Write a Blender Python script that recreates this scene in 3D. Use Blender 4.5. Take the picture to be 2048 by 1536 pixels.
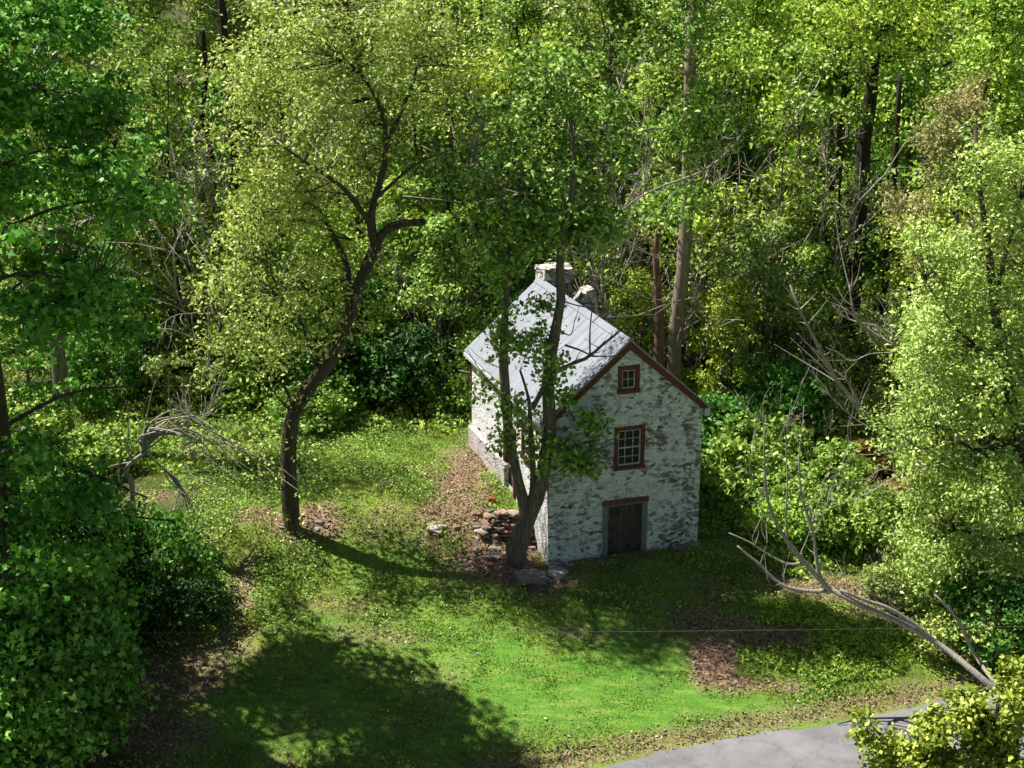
import bpy, bmesh, math, random
import numpy as np
from mathutils import Vector, noise as mnoise

# ------------------------------------------------------------------ camera, sky, sun
for o in list(bpy.data.objects): bpy.data.objects.remove(o)
SC = bpy.context.scene
COL = SC.collection
FPX, PITCH, CH = 3000.0, math.radians(17.566), 17.984      # focal length in px of a 2048 px wide frame
cam = bpy.data.cameras.new('camera'); camo = bpy.data.objects.new('camera', cam); COL.objects.link(camo)
camo.location = (0, 0, CH); camo.rotation_euler = (math.pi/2 - PITCH, 0, 0)
cam.sensor_width = 36; cam.lens = 36*FPX/2048; cam.clip_start = .5; cam.clip_end = 2000
SC.camera = camo

SUN_EL = math.radians(58); SUN_PLAN = (-.935, .355)           # plan direction towards the sun
W = bpy.data.worlds.new('World'); SC.world = W; W.use_nodes = True
wn = W.node_tree; bg = wn.nodes['Background']
sky = wn.nodes.new('ShaderNodeTexSky'); sky.sky_type = 'NISHITA'; sky.sun_disc = False
sky.sun_elevation = SUN_EL; sky.sun_rotation = math.atan2(SUN_PLAN[0], SUN_PLAN[1])
wn.links.new(sky.outputs[0], bg.inputs[0]); bg.inputs[1].default_value = .033
sl = bpy.data.lights.new('sun', 'SUN'); sl.energy = 5.0; sl.angle = math.radians(.5); sl.color = (1, .95, .86)
so = bpy.data.objects.new('sun', sl); COL.objects.link(so)
sd = Vector((SUN_PLAN[0], SUN_PLAN[1], 0)).normalized()*math.cos(SUN_EL) + Vector((0, 0, math.sin(SUN_EL)))
so.rotation_euler = sd.to_track_quat('Z', 'Y').to_euler(); so.location = (-30, 40, 60)
vs = SC.view_settings; vs.view_transform = 'Standard'; vs.look = 'None'; vs.gamma = 1; vs.use_curve_mapping = False
vs.exposure = 0.88
cy = SC.cycles
cy.max_bounces = 6; cy.diffuse_bounces = 2; cy.glossy_bounces = 2; cy.transmission_bounces = 3; cy.transparent_max_bounces = 6
cy.use_adaptive_sampling = True; cy.adaptive_threshold = .02
cy.sample_clamp_indirect = 4

# ------------------------------------------------------------------ helpers
def tag(o, label=None, cat=None, group=None, kind=None):
    if label: o['label'] = label
    if cat: o['category'] = cat
    if group: o['group'] = group
    if kind: o['kind'] = kind
    return o
def empty(name, loc, label, cat, group=None, rz=0):
    o = bpy.data.objects.new(name, None); COL.objects.link(o); o.location = loc; o.rotation_euler = (0, 0, rz)
    o.empty_display_size = .2
    return tag(o, label, cat, group)
def npmesh(name, v, f, mat=None, smooth=False):
    """v (n,3); f (m,k) all faces with k corners"""
    v = np.asarray(v, np.float32); f = np.asarray(f, np.int32)
    me = bpy.data.meshes.new(name); k = f.shape[1]
    me.vertices.add(len(v)); me.vertices.foreach_set('co', v.ravel())
    me.loops.add(f.size); me.loops.foreach_set('vertex_index', f.ravel())
    me.polygons.add(len(f)); me.polygons.foreach_set('loop_start', np.arange(0, f.size, k, dtype=np.int32))
    me.polygons.foreach_set('loop_total', np.full(len(f), k, np.int32))
    if smooth: me.polygons.foreach_set('use_smooth', np.ones(len(f), bool))
    me.update(calc_edges=True)
    if mat: me.materials.append(mat)
    return me
def link(name, me, parent=None, loc=(0, 0, 0), rz=0):
    o = bpy.data.objects.new(name, me); COL.objects.link(o); o.location = loc; o.rotation_euler = (0, 0, rz)
    if parent: o.parent = parent
    return o
class MB:
    """collects simple shapes in one bmesh"""
    def __init__(s): s.bm = bmesh.new()
    def box(s, x0, x1, y0, y1, z0, z1, bevel=0):
        c = [s.bm.verts.new((x, y, z)) for z in (z0, z1) for y in (y0, y1) for x in (x0, x1)]
        fs = [s.bm.faces.new([c[i] for i in q]) for q in ((0,2,3,1),(4,5,7,6),(0,1,5,4),(2,6,7,3),(0,4,6,2),(1,3,7,5))]
        if bevel: bmesh.ops.bevel(s.bm, geom=list({e for f in fs for e in f.edges}), offset=bevel, segments=1, affect='EDGES')
        return s
    def prism(s, pts, y0, y1):
        a = [s.bm.verts.new((x, y0, z)) for x, z in pts]; b = [s.bm.verts.new((x, y1, z)) for x, z in pts]
        s.bm.faces.new(a); s.bm.faces.new(b[::-1])
        n = len(pts)
        for i in range(n): s.bm.faces.new((a[i], b[i], b[(i+1) % n], a[(i+1) % n]))
        return s
    def build(s, name, mat, parent=None, loc=(0,0,0)):
        bmesh.ops.recalc_face_normals(s.bm, faces=s.bm.faces)
        me = bpy.data.meshes.new(name); s.bm.to_mesh(me); s.bm.free(); me.materials.append(mat)
        return link(name, me, parent, loc)
def fbm(x, y, s, seed=0.0, oct=3):
    """cheap numpy value noise, 0..1"""
    out = 0; amp = 1; tot = 0
    for k in range(oct):
        X = x/s + seed*13.7 + k*7.3; Y = y/s + seed*5.1 + k*3.9
        xi = np.floor(X).astype(np.int64); yi = np.floor(Y).astype(np.int64); fx = X-xi; fy = Y-yi
        fx = fx*fx*(3-2*fx); fy = fy*fy*(3-2*fy)
        def h(a, b):
            n = (a*374761393 + b*668265263 + int(seed*1000)*69069) & 0xffffffff
            n = ((n ^ (n >> 13))*1274126177) & 0xffffffff
            return ((n ^ (n >> 16)) & 0xffff)/65535.
        v = (h(xi, yi)*(1-fx)+h(xi+1, yi)*fx)*(1-fy) + (h(xi, yi+1)*(1-fx)+h(xi+1, yi+1)*fx)*fy
        out = out+v*amp; tot += amp; amp *= .5; s = s*.5
    return out/tot
def sstep(a, b, x): t = np.clip((x-a)/(b-a), 0, 1); return t*t*(3-2*t)

# ------------------------------------------------------------------ layout
HX, HY, PSI = 1.038, 39.607, .318                      # front left corner of the house
CP, SP = math.cos(PSI), math.sin(PSI)
def local(x, y): return (x-HX)*CP+(y-HY)*SP, -(x-HX)*SP+(y-HY)*CP
def world(X, Y): return HX+X*CP-Y*SP, HY+X*SP+Y*CP
ROAD_Z = -1.7
ROAD_EDGE, ROAD_W = -7.8, 5.6
def terrain(x, y):
    x = np.asarray(x, float); y = np.asarray(y, float)
    X, Y = local(x, y)
    z = ROAD_Z*np.clip((-Y-.3)/7.2, 0, 1)**1.1
    left = sstep(1.5, -.5, X)
    ter = sstep(.3, 3.8, Y)*left + sstep(-.2, 7, Y)*(1-left)*.9
    z = z + 1.1*ter
    t = np.maximum(0, y-48); z = z + np.where(t < 12, .2*t*t/24, .2*(t-6))*np.where(y > 160, 1, 1)
    amp = sstep(0, 4, Y+8)*.25 + sstep(50, 60, y)*.8
    inhouse = (X > -.6) & (X < 5.6) & (Y > -1.0) & (Y < 8.2)
    z = z + amp*(fbm(x, y, 5., 1, 3)-.5)*np.where(inhouse, .15, 1)*sstep(-7.6, -6.6, Y)
    near = sstep(-14.2, -18, Y)
    z = z + near*-.5
    return z
def T(x, y): return float(terrain(x, y))
CT, ST = math.cos(PITCH), math.sin(PITCH)
def ray(px, py):
    r = (px-1024)/FPX; u = (768-py)/FPX
    return np.array((r, CT+u*ST, -ST+u*CT))
def at(px, py, y):
    """point of the world on the sight line of a photo pixel at distance y"""
    d = ray(px, py); return np.array((0, 0, CH))+d*(y/d[1])
def ongr(px, py):
    d = ray(px, py); t = 25.
    for _ in range(4000):
        p = np.array((0, 0, CH))+d*t
        if p[2] < T(p[0], p[1]): break
        t += .05
    return p
def dist(P):
    return P[1]*CT-(P[2]-CH)*ST
def mpp(P): return dist(P)/FPX                              # metres per photo pixel

# ------------------------------------------------------------------ materials
def nodes(name):
    m = bpy.data.materials.new(name); m.use_nodes = True
    n = m.node_tree; return m, n, n.nodes['Principled BSDF'], n.nodes['Material Output']
def ramp(n, stops, fac=None, interp='LINEAR'):
    r = n.nodes.new('ShaderNodeValToRGB'); r.color_ramp.interpolation = interp
    e = r.color_ramp.elements
    while len(e) < len(stops): e.new(.5)
    for i, (p, c) in enumerate(stops):
        e[i].position = p; e[i].color = (*c, 1) if len(c) == 3 else c
    if fac is not None: n.links.new(fac, r.inputs[0])
    return r
def noise(n, scale, detail=4, rough=.6, co=None, dist=0):
    t = n.nodes.new('ShaderNodeTexNoise'); t.inputs['Scale'].default_value = scale
    t.inputs['Detail'].default_value = detail; t.inputs['Roughness'].default_value = rough; t.inputs['Distortion'].default_value = dist
    if co is not None: n.links.new(co, t.inputs['Vector'])
    return t
def mix(n, a, b, fac, mode='MIX'):
    m = n.nodes.new('ShaderNodeMix'); m.data_type = 'RGBA'; m.blend_type = mode
    for s, v in ((0, fac), (6, a), (7, b)):
        if hasattr(v, 'links') or isinstance(v, bpy.types.NodeSocket): n.links.new(v, m.inputs[s])
        elif isinstance(v, tuple): m.inputs[s].default_value = (*v, 1)
        else: m.inputs[s].default_value = v
    return m.outputs[2]
def objco(n):
    t = n.nodes.new('ShaderNodeTexCoord'); return t.outputs['Object']
def bump(n, b, h, strength, distance=.02):
    k = n.nodes.new('ShaderNodeBump'); k.inputs['Strength'].default_value = strength; k.inputs['Distance'].default_value = distance
    n.links.new(h, k.inputs['Height']); n.links.new(k.outputs[0], b.inputs['Normal']); return k
def leafmat(name, dark, mid, light, trans=.35, clump=.5, gloss=.3):
    m, n, b, out = nodes(name)
    g = n.nodes.new('ShaderNodeNewGeometry')
    r = ramp(n, [(0, dark), (.5, mid), (1, light)], g.outputs['Random Per Island'])
    nz = noise(n, .55, 2, .5, objco(n))
    rr = ramp(n, [(.35, (.62, .70, .60)), (.65, (1.25, 1.18, 1.1))], nz.outputs[0])
    c = mix(n, r.outputs[0], rr.outputs[0], clump, 'MULTIPLY')
    oi = n.nodes.new('ShaderNodeObjectInfo')
    r3 = ramp(n, [(0, (.85, .95, .9)), (.5, (1, 1, 1)), (1, (1.18, 1.03, .95))], oi.outputs['Random'])
    c = mix(n, c, r3.outputs[0], 1.0, 'MULTIPLY')
    n.links.new(c, b.inputs['Base Color']); b.inputs['Roughness'].default_value = .55
    b.inputs['Specular IOR Level'].default_value = gloss
    tr = n.nodes.new('ShaderNodeBsdfTranslucent'); 
    c2 = mix(n, c, (1.0, 1.1, .6), 1.0, 'MULTIPLY'); n.links.new(c2, tr.inputs[0])
    ms = n.nodes.new('ShaderNodeMixShader'); ms.inputs[0].default_value = trans
    n.links.new(b.outputs[0], ms.inputs[1]); n.links.new(tr.outputs[0], ms.inputs[2]); n.links.new(ms.outputs[0], out.inputs[0])
    return m
def barkmat(name, a, c, moss=None, sc=1.0, rough=.9):
    m, n, b, out = nodes(name)
    co = objco(n); mp = n.nodes.new('ShaderNodeMapping'); mp.inputs['Scale'].default_value = (9*sc, 9*sc, 1.6*sc); n.links.new(co, mp.inputs[0])
    t = noise(n, 1.6, 6, .7, mp.outputs[0], .6)
    r = ramp(n, [(.34, a), (.66, c)], t.outputs[0])
    cc = r.outputs[0]
    if moss:
        t2 = noise(n, 2.2, 3, .6, co); r2 = ramp(n, [(.5, (0, 0, 0)), (.62, (1, 1, 1))], t2.outputs[0])
        cc = mix(n, cc, moss, r2.outputs[0])
    n.links.new(cc, b.inputs['Base Color']); b.inputs['Roughness'].default_value = rough; b.inputs['Specular IOR Level'].default_value = .2
    bump(n, b, t.outputs[0], .9, .03)
    return m
def plain(name, col, rough=.7, var=.25, sc=6., metal=0, bmp=.3):
    m, n, b, out = nodes(name)
    t = noise(n, sc, 5, .65, objco(n))
    r = ramp(n, [(.3, tuple(x*(1-var) for x in col)), (.7, tuple(min(1, x*(1+var)) for x in col))], t.outputs[0])
    n.links.new(r.outputs[0], b.inputs['Base Color']); b.inputs['Roughness'].default_value = rough; b.inputs['Metallic'].default_value = metal
    if bmp: bump(n, b, t.outputs[0], bmp, .01)
    return m

LM = {
 'maple': leafmat('maple_leaf', (0.046,0.182,0.016), (0.140,0.390,0.036), (0.390,0.650,0.145), 0.22, 0.6, 0.35),
 'olive': leafmat('olive_leaf', (0.234,0.325,0.065), (0.470,0.620,0.170), (0.690,0.790,0.330), 0.24, 0.3),
 'mid': leafmat('mid_leaf', (0.060,0.140,0.022), (0.300,0.470,0.075), (0.550,0.690,0.185), 0.22, 0.6),
 'lime': leafmat('lime_leaf', (0.143,0.260,0.026), (0.448,0.640,0.077), (0.667,0.800,0.172), 0.24, 0.5),
 'deep': leafmat('deep_leaf', (0.039,0.130,0.019), (0.102,0.294,0.045), (0.218,0.437,0.103), 0.31, 0.7),
 'willow': leafmat('fine_leaf', (0.195,0.312,0.052), (0.538,0.691,0.166), (0.759,0.800,0.345), 0.22, 0.5),
 'shaded_ivy': leafmat('vine_leaf_painted_shade', (0.012,0.050,0.010), (0.030,0.100,0.018), (0.090,0.200,0.040), 0.15, 0.6),  # dark vine green, taken near black so the colour carries the maple's shade
 'fresh': leafmat('fresh_leaf', (0.090,0.160,0.020), (0.270,0.400,0.050), (0.500,0.600,0.140), 0.24, 0.5),
 'tan': leafmat('tan_leaf', (0.160,0.160,0.060), (0.400,0.380,0.170), (0.600,0.560,0.280), 0.24, 0.5),
 'sage': leafmat('sage_leaf', (0.104,0.169,0.039), (0.358,0.461,0.128), (0.552,0.621,0.253), 0.22, 0.6),
 'autumn': leafmat('rusty_leaf', (0.250,0.130,0.060), (0.450,0.320,0.120), (0.520,0.500,0.160), 0.24, 0.5),
}
BK = {
 'dark':  barkmat('dark_bark', (.035,.028,.02), (.13,.105,.08)),
 'grey':  barkmat('grey_bark', (.07,.06,.048), (.24,.21,.17)),
 'mossy': barkmat('mossy_bark', (.05,.042,.03), (.19,.16,.12), (.10,.12,.04)),
 'pale':  barkmat('pale_bark', (.16,.12,.09), (.42,.34,.27)),
 'dead':  barkmat('dead_wood', (.15,.13,.11), (.50,.46,.41), None, 2.),
 'black': barkmat('black_bark', (.015,.012,.01), (.06,.05,.04)),
 'red':   barkmat('rotten_bark', (.10,.045,.03), (.32,.20,.14)),
}

# ------------------------------------------------------------------ tubes (numpy)
class Tubes:
    def __init__(s): s.v = []; s.f = []; s.n = 0
    def add(s, pts, rad, k=6, wob=0, rng=None, cap=True):
        pts = np.asarray(pts, float); rad = np.broadcast_to(np.asarray(rad, float), (len(pts),)).copy()
        d = np.gradient(pts, axis=0); d /= np.linalg.norm(d, axis=1, keepdims=True)+1e-9
        ref = np.array((0.31, .95, .05)) if abs(d[0][2]) > .6 else np.array((0.05, .02, 1.))
        a = np.cross(d, ref); a /= np.linalg.norm(a, axis=1, keepdims=True)+1e-9; b = np.cross(d, a)
        th = np.arange(k)/k*2*math.pi
        R = rad[:, None]*np.ones(k)
        if wob and rng is not None: R = R*(1+wob*(rng.random((len(pts), k))-.5))
        ring = pts[:, None]+a[:, None]*(np.cos(th)*R)[..., None]+b[:, None]*(np.sin(th)*R)[..., None]
        s.v.append(ring.reshape(-1, 3)); m = len(pts)
        i = np.arange(m-1)[:, None]*k; j = np.arange(k)[None]; j2 = (j+1) % k
        q = np.stack([i+j, i+j2, i+k+j2, i+k+j], -1).reshape(-1, 4)+s.n
        s.f.append(q); s.n += m*k
        if cap:                                         # closed end
            s.v.append(pts[-1:]+d[-1:]*rad[-1]*.3); c = s.n; s.n += 1
            e = c-k+np.arange(k); s.f.append(np.stack([e, np.roll(e, -1), np.full(k, c), np.full(k, c)], -1))
    def mesh(s, name, mat):
        v = np.concatenate(s.v); f = np.concatenate(s.f)
        me = bpy.data.meshes.new(name)
        tri = f[:, 2] == f[:, 3]
        q = f[~tri]; t = f[tri][:, :3]
        me.vertices.add(len(v)); me.vertices.foreach_set('co', v.astype(np.float32).ravel())
        me.loops.add(q.size+t.size); me.loops.foreach_set('vertex_index', np.concatenate([q.ravel(), t.ravel()]).astype(np.int32))
        me.polygons.add(len(q)+len(t))
        me.polygons.foreach_set('loop_start', np.concatenate([np.arange(len(q))*4, q.size+np.arange(len(t))*3]).astype(np.int32))
        me.polygons.foreach_set('loop_total', np.concatenate([np.full(len(q), 4), np.full(len(t), 3)]).astype(np.int32))
        me.polygons.foreach_set('use_smooth', np.ones(len(q)+len(t), bool))
        me.update(calc_edges=True); me.materials.append(mat)
        return me
def crv(pts, n=12, wob=0, rng=None):
    """Catmull-Rom through points"""
    p = np.asarray(pts, float); p = np.vstack([2*p[0]-p[1], p, 2*p[-1]-p[-2]]); out = []
    m = len(p)-3; per = max(2, n//m)
    for i in range(m):
        for t in np.linspace(0, 1, per, endpoint=(i == m-1)):
            a, b, c, d = p[i:i+4]
            out.append(.5*((2*b)+(c-a)*t+(2*a-5*b+4*c-d)*t*t+(-a+3*b-3*c+d)*t**3))
    out = np.array(out)
    if wob: 
        w = rng.normal(0, wob, out.shape); w[0] = 0; out += w
    return out

# ------------------------------------------------------------------ leaves
def leaves(rng, cen, n_each, sig, size, wid=.55, up=.55, flat=.6, lobed=False, out_c=None, droop=.25):
    """a cloud of leaf faces around every centre"""
    if n_each > 8 and not lobed: n_each = int(n_each*.66); size = size*1.1
    cen = np.asarray(cen, float); N = len(cen)*n_each
    c = np.repeat(cen, n_each, 0)
    off = rng.normal(0, 1, (N, 3))*np.array((1, 1, flat))*sig
    p = c+off
    nr = rng.normal(0, 1, (N, 3)); nr /= np.linalg.norm(nr, axis=1, keepdims=True)
    nrm = nr*.85+np.array((0, 0, up))+off/(np.linalg.norm(off, axis=1, keepdims=True)+1e-6)*.3
    if out_c is not None:
        w = p-np.asarray(out_c); nrm += .35*w/(np.linalg.norm(w, axis=1, keepdims=True)+1e-6)
    nrm /= np.linalg.norm(nrm, axis=1, keepdims=True)
    u = np.cross(nrm, rng.normal(0, 1, (N, 3))); u /= np.linalg.norm(u, axis=1, keepdims=True)
    w = np.cross(nrm, u)
    s = (size*(.6+.8*rng.random(N)))[:, None]
    dr = -nrm*s*droop
    if not lobed:
        vs = [p-u*s*.5, p-u*s*.05+w*s*wid*.5, p+u*s*.5+dr, p-u*s*.05-w*s*wid*.5]
        k = 4
    else:
        vs = [p-u*s*.45, p-u*s*.12+w*s*.5+dr*.5, p+u*s*.08+w*s*.2, p+u*s*.55+dr, p+u*s*.08-w*s*.2, p-u*s*.12-w*s*.5+dr*.5]
        k = 6
    v = np.stack(vs, 1).reshape(-1, 3); f = np.arange(N*k).reshape(N, k)
    return v, f
def leafmesh(name, parts, mat):
    vv, ff, n = [], [], 0
    for v, f in parts: vv.append(v); ff.append(f+n); n += len(v)
    return npmesh(name, np.concatenate(vv), np.concatenate(ff), mat)

def branchy(rng, tb, start, dirv, L, r0, seg=6, up=.15, wob=.16, k=5):
    p = np.array(start, float); d = np.array(dirv, float); d /= np.linalg.norm(d); pts = [p.copy()]
    for i in range(seg):
        d = d+rng.normal(0, wob, 3)+np.array((0, 0, up)); d /= np.linalg.norm(d)
        p = p+d*L/seg; pts.append(p.copy())
    pts = np.array(pts); rad = r0*(1-np.linspace(0, .8, seg+1))
    tb.add(pts, np.maximum(rad, .006), k)
    return pts
def tree_meshes(seed, H=15, r=.22, first=.25, nprim=24, spread=4.2, leafs=70, lsize=.17, mat='mid', bark='dark', sig=.42, e0=5, e1=65,
                lean=(0, 0), gap=.25, wid=.55, flat=.55, lobed=False, prof=None, sec=6, bare=0., base=True):
    rng = np.random.default_rng(seed); tb = Tubes(); n = 11
    t = np.linspace(0, 1, n)
    tr = np.stack([lean[0]*t**1.3*H, lean[1]*t**1.3*H, t*H-.4], 1); tr[1:, :2] += np.cumsum(rng.normal(0, .10, (n-1, 2)), 0)*H/15
    rad = r*(1-.88*t); rad[0] *= 1.35
    tb.add(tr, rad, 9, .12, rng)
    cen = []; az = rng.random()*6.28
    for i in range(nprim):
        q = first+(1-first)*(i+rng.random()*.8)/nprim; q = min(q, .985)
        j = q*(n-1); a = int(j); fr = j-a; st = tr[a]*(1-fr)+tr[min(a+1, n-1)]*fr
        az += 2.4+rng.normal(0, .35); el = math.radians(e0+(e1-e0)*q**1.3+rng.normal(0, 9))
        pf = prof(q) if prof else math.sin(math.pi*min(1, (q-first)/(1-first)*.8+.22))**.7
        L = spread*(.35+.75*pf)*(.75+.5*rng.random())
        if rng.random() < gap: L *= .55
        d = (math.cos(az)*math.cos(el), math.sin(az)*math.cos(el), math.sin(el))
        bp = branchy(rng, tb, st, d, L, max(.02, r*.42*(1-.7*q)), 6, .06, .17)
        for s_ in range(sec):
            w = .3+.7*(s_+rng.random()*.7)/sec; jj = min(w, .99)*6; a2 = int(jj); f2 = jj-a2
            s0 = bp[a2]*(1-f2)+bp[min(a2+1, 6)]*f2
            dd = bp[min(a2+1, 6)]-bp[a2]; dd = dd/np.linalg.norm(dd)+rng.normal(0, .62, 3); dd[2] += .12
            sp = branchy(rng, tb, s0, dd, L*.34*(1.15-.5*w)+.35, .018, 3, .05, .25, 4)
            if rng.random() >= bare:
                cen += [sp[2], sp[3]]
                if rng.random() < .5: cen.append(sp[1])
        if bare < .5: cen.append(bp[-1])
    wood = tb.mesh('trunk', BK[bark])
    if not cen: return wood, None
    cen = np.array(cen)
    lv = leaves(rng, cen, leafs, sig, lsize, wid, flat=flat, lobed=lobed, out_c=(lean[0]*H*.5, lean[1]*H*.5, H*.5))
    return wood, leafmesh('crown', [lv], LM[mat])
def place_tree(name, wood, crown, loc, rz, s, label, cat='tree', group=None, sz=None):
    e = empty(name, loc, label, cat, group, rz); e.scale = (s, s, sz or s)
    link('trunk', wood, e)
    if crown: link('crown', crown, e)
    return e

# ------------------------------------------------------------------ ground and road
def ellipse_mask(x, y, blobs, soft=1.25):
    m = np.zeros_like(x)
    for (px, py, rx, ry, st) in blobs:
        g = ongr(px, py); d = np.sqrt(((x-g[0])/rx)**2+((y-g[1])/ry)**2)
        d = d+(fbm(x, y, 1.1, 3, 5)-.5)*1.5
        m = np.maximum(m, st*sstep(soft, .55, d))
    return m
BROWN = [(925, 960, 1.1, 2.4, 1.), (930, 1040, 1.6, .9, .9), (1000, 1100, 1.3, 1.6, 1.), (1060, 1160, 1.2, .8, .9), (1150, 1120, 1.5, .25, .8),
         (620, 1045, 1.9, .8, .95), (520, 1030, 1.0, .8, .7), (1400, 1240, 1.0, .8, .8), (1470, 1270, 1.5, .9, .8), (1560, 1300, 1.3, .6, .6), (1430, 1310, .8, 1.3, 1.), (1400, 1250, .7, .7, 1.), (1530, 1275, 1.7, .5, .9), (1500, 1370, 1.2, .35, .9), (1720, 1190, 1.9, .6, .9),
         (480, 1190, .5, 1.6, .8), (350, 1350, 1.7, .8, .75), (300, 1470, 1.5, .9, .8), (450, 1300, 1.5, .5, .5), (680, 1210, 1.6, .5, .4), (1700, 1180, 2.4, .8, .75),
         (1800, 1230, 2.4, .8, .6), (1350, 1215, 1.4, .25, .5), (420, 900, 2.6, 1.0, .5), (200, 800, 2.5, 1.2, .6), (1450, 1180, 1.5, .3, .3), (1150, 1265, 1.4, .3, .4), (760, 1270, 1.5, .5, .45)]
LUSH = [(1250, 1330, 3.4, 1.8, 1.), (1150, 1400, 3.2, 1.3, 1.), (1300, 1420, 3.4, .9, .9), (1050, 1330, 1.7, 1.2, .9), (900, 1400, 2.5, 1.2, .7), (650, 1430, 4.5, 1.6, .85), (850, 1290, 3.2, 1.3, .75), (850, 1180, 2.6, .9, .5), (1420, 1410, 2.5, .5, .9),
        (780, 1130, 1.5, 1.5, .55), (820, 900, 2.2, 2.3, .35), (1000, 1240, 1.6, .5, .5), (1330, 1180, 1.5, .4, .4)]
def zones(x, y):
    X, Y = local(x, y)
    b = ellipse_mask(x, y, BROWN); l = ellipse_mask(x, y, LUSH, 1.6)*.9
    b = np.maximum(b, .55*sstep(.60, .72, fbm(x, y, 1.9, 17, 4))*(1-l))
    verge = sstep(.6, .15, np.abs(Y-(ROAD_EDGE+.45)+.25*(fbm(x, y, 1., 5)-.5)))*sstep(-40, -30, X)
    b = np.maximum(b, verge*.6*(Y > ROAD_EDGE-.3))
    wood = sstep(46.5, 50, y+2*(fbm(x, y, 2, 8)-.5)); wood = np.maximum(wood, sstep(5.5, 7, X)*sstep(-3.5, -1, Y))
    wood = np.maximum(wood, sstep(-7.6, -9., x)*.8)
    return b, l, wood
xs = np.concatenate([np.linspace(-320, -32, 20), np.arange(-30, 30, .22), np.linspace(32, 320, 20)])
ys = np.concatenate([np.linspace(-60, 18, 14), np.arange(20, 62, .22), np.arange(62.5, 130, 1.2), np.linspace(135, 520, 20)])
gx, gy = np.meshgrid(xs, ys); gz = terrain(gx, gy); gz = gz+(fbm(gx, gy, .5, 9, 2)-.5)*.07*(local(gx, gy)[1] > ROAD_EDGE+.5)
gX, gY = local(gx, gy)
onroad = (gY < ROAD_EDGE-.1) & (gY > ROAD_EDGE-ROAD_W+.1); gz = np.where(onroad, ROAD_Z-.02, gz)
nx, ny = len(xs), len(ys)
ii = (np.arange(ny-1)[:, None]*nx+np.arange(nx-1)[None]).ravel()
gme = npmesh('ground', np.stack([gx, gy, gz], -1).reshape(-1, 3), np.stack([ii, ii+1, ii+nx+1, ii+nx], 1), None, True)
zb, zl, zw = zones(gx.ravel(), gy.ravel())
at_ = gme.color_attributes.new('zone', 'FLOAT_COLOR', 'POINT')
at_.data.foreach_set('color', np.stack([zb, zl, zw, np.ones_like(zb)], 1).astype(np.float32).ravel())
m, n, b, out = nodes('ground_cover'); co = objco(n)
vc = n.nodes.new('ShaderNodeVertexColor'); vc.layer_name = 'zone'; sp = n.nodes.new('ShaderNodeSeparateColor'); n.links.new(vc.outputs[0], sp.inputs[0])
n1 = noise(n, 1.3, 6, .7, co); n2 = noise(n, 14, 4, .7, co); n3 = noise(n, .35, 3, .5, co)
rough_g = ramp(n, [(.25, (.13, .11, .05)), (.45, (.13, .19, .035)), (.6, (.20, .28, .045)), (.8, (.33, .30, .12))], n1.outputs[0])
mp = n.nodes.new('ShaderNodeMapping'); mp.inputs['Rotation'].default_value = (0, 0, -.25); mp.inputs['Scale'].default_value = (.5, 2.6, 1); n.links.new(co, mp.inputs[0])
n4 = noise(n, 2.2, 4, .6, mp.outputs[0])
lush = ramp(n, [(.3, (.06, .19, .022)), (.5, (.11, .27, .035)), (.72, (.23, .34, .06))], n4.outputs[0])
brown = ramp(n, [(.25, (.09, .06, .04)), (.5, (.24, .16, .10)), (.75, (.38, .28, .18))], n2.outputs[0])
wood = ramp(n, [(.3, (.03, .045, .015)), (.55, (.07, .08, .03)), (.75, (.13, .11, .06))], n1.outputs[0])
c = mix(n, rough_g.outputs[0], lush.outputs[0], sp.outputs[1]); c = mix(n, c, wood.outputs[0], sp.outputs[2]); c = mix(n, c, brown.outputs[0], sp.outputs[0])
sc_ = ramp(n, [(.3, (.6, .6, .6)), (.7, (1.3, 1.3, 1.3))], n2.outputs[0]); c = mix(n, c, sc_.outputs[0], .7, 'MULTIPLY')
n.links.new(c, b.inputs['Base Color']); b.inputs['Roughness'].default_value = .95; b.inputs['Specular IOR Level'].default_value = .1
bump(n, b, n2.outputs[0], .6, .05)
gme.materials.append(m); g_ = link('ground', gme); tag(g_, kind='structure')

# road: a slightly cambered strip along the house front direction
rx = np.arange(-60, 60, .35); v = []; ry = np.linspace(0, 1, 9)
for X in rx:
    for q in ry:
        Y = ROAD_EDGE-q*ROAD_W+(.10*math.sin(X*.9)+.09*mnoise.noise(Vector((X*1.7, q*9, 0))))*(q in (0, 1))+.05*math.sin(X*2.3+1)*(q in (0, 1)); w = world(X, Y)
        v.append((w[0], w[1], ROAD_Z+.012+.05*(1-(2*q-1)**2)))
k = len(ry); f = [(i*k+j, (i+1)*k+j, (i+1)*k+j+1, i*k+j+1) for i in range(len(rx)-1) for j in range(k-1)]
m, n, b, out = nodes('worn_asphalt'); co = objco(n)
a1 = noise(n, 60, 4, .8, co); a2 = noise(n, .9, 5, .6, co)
r1 = ramp(n, [(.3, (.13, .13, .14)), (.7, (.24, .235, .245))], a1.outputs[0]); r2 = ramp(n, [(.3, (.7, .69, .68)), (.7, (1.2, 1.2, 1.2))], a2.outputs[0])
cc = mix(n, r1.outputs[0], r2.outputs[0], 1., 'MULTIPLY')
vo = n.nodes.new('ShaderNodeTexVoronoi'); vo.feature = 'DISTANCE_TO_EDGE'; vo.inputs['Scale'].default_value = .7
nm = noise(n, 2, 4, .7, co); wv = n.nodes.new('ShaderNodeVectorMath'); wv.operation = 'ADD'; n.links.new(co, wv.inputs[0]); n.links.new(nm.outputs[1], wv.inputs[1]); n.links.new(wv.outputs[0], vo.inputs['Vector'])
r4 = ramp(n, [(.0, (.6, .6, .6)), (.02, (1, 1, 1))], vo.outputs[0]); cc = mix(n, cc, r4.outputs[0], .8, 'MULTIPLY')
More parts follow.
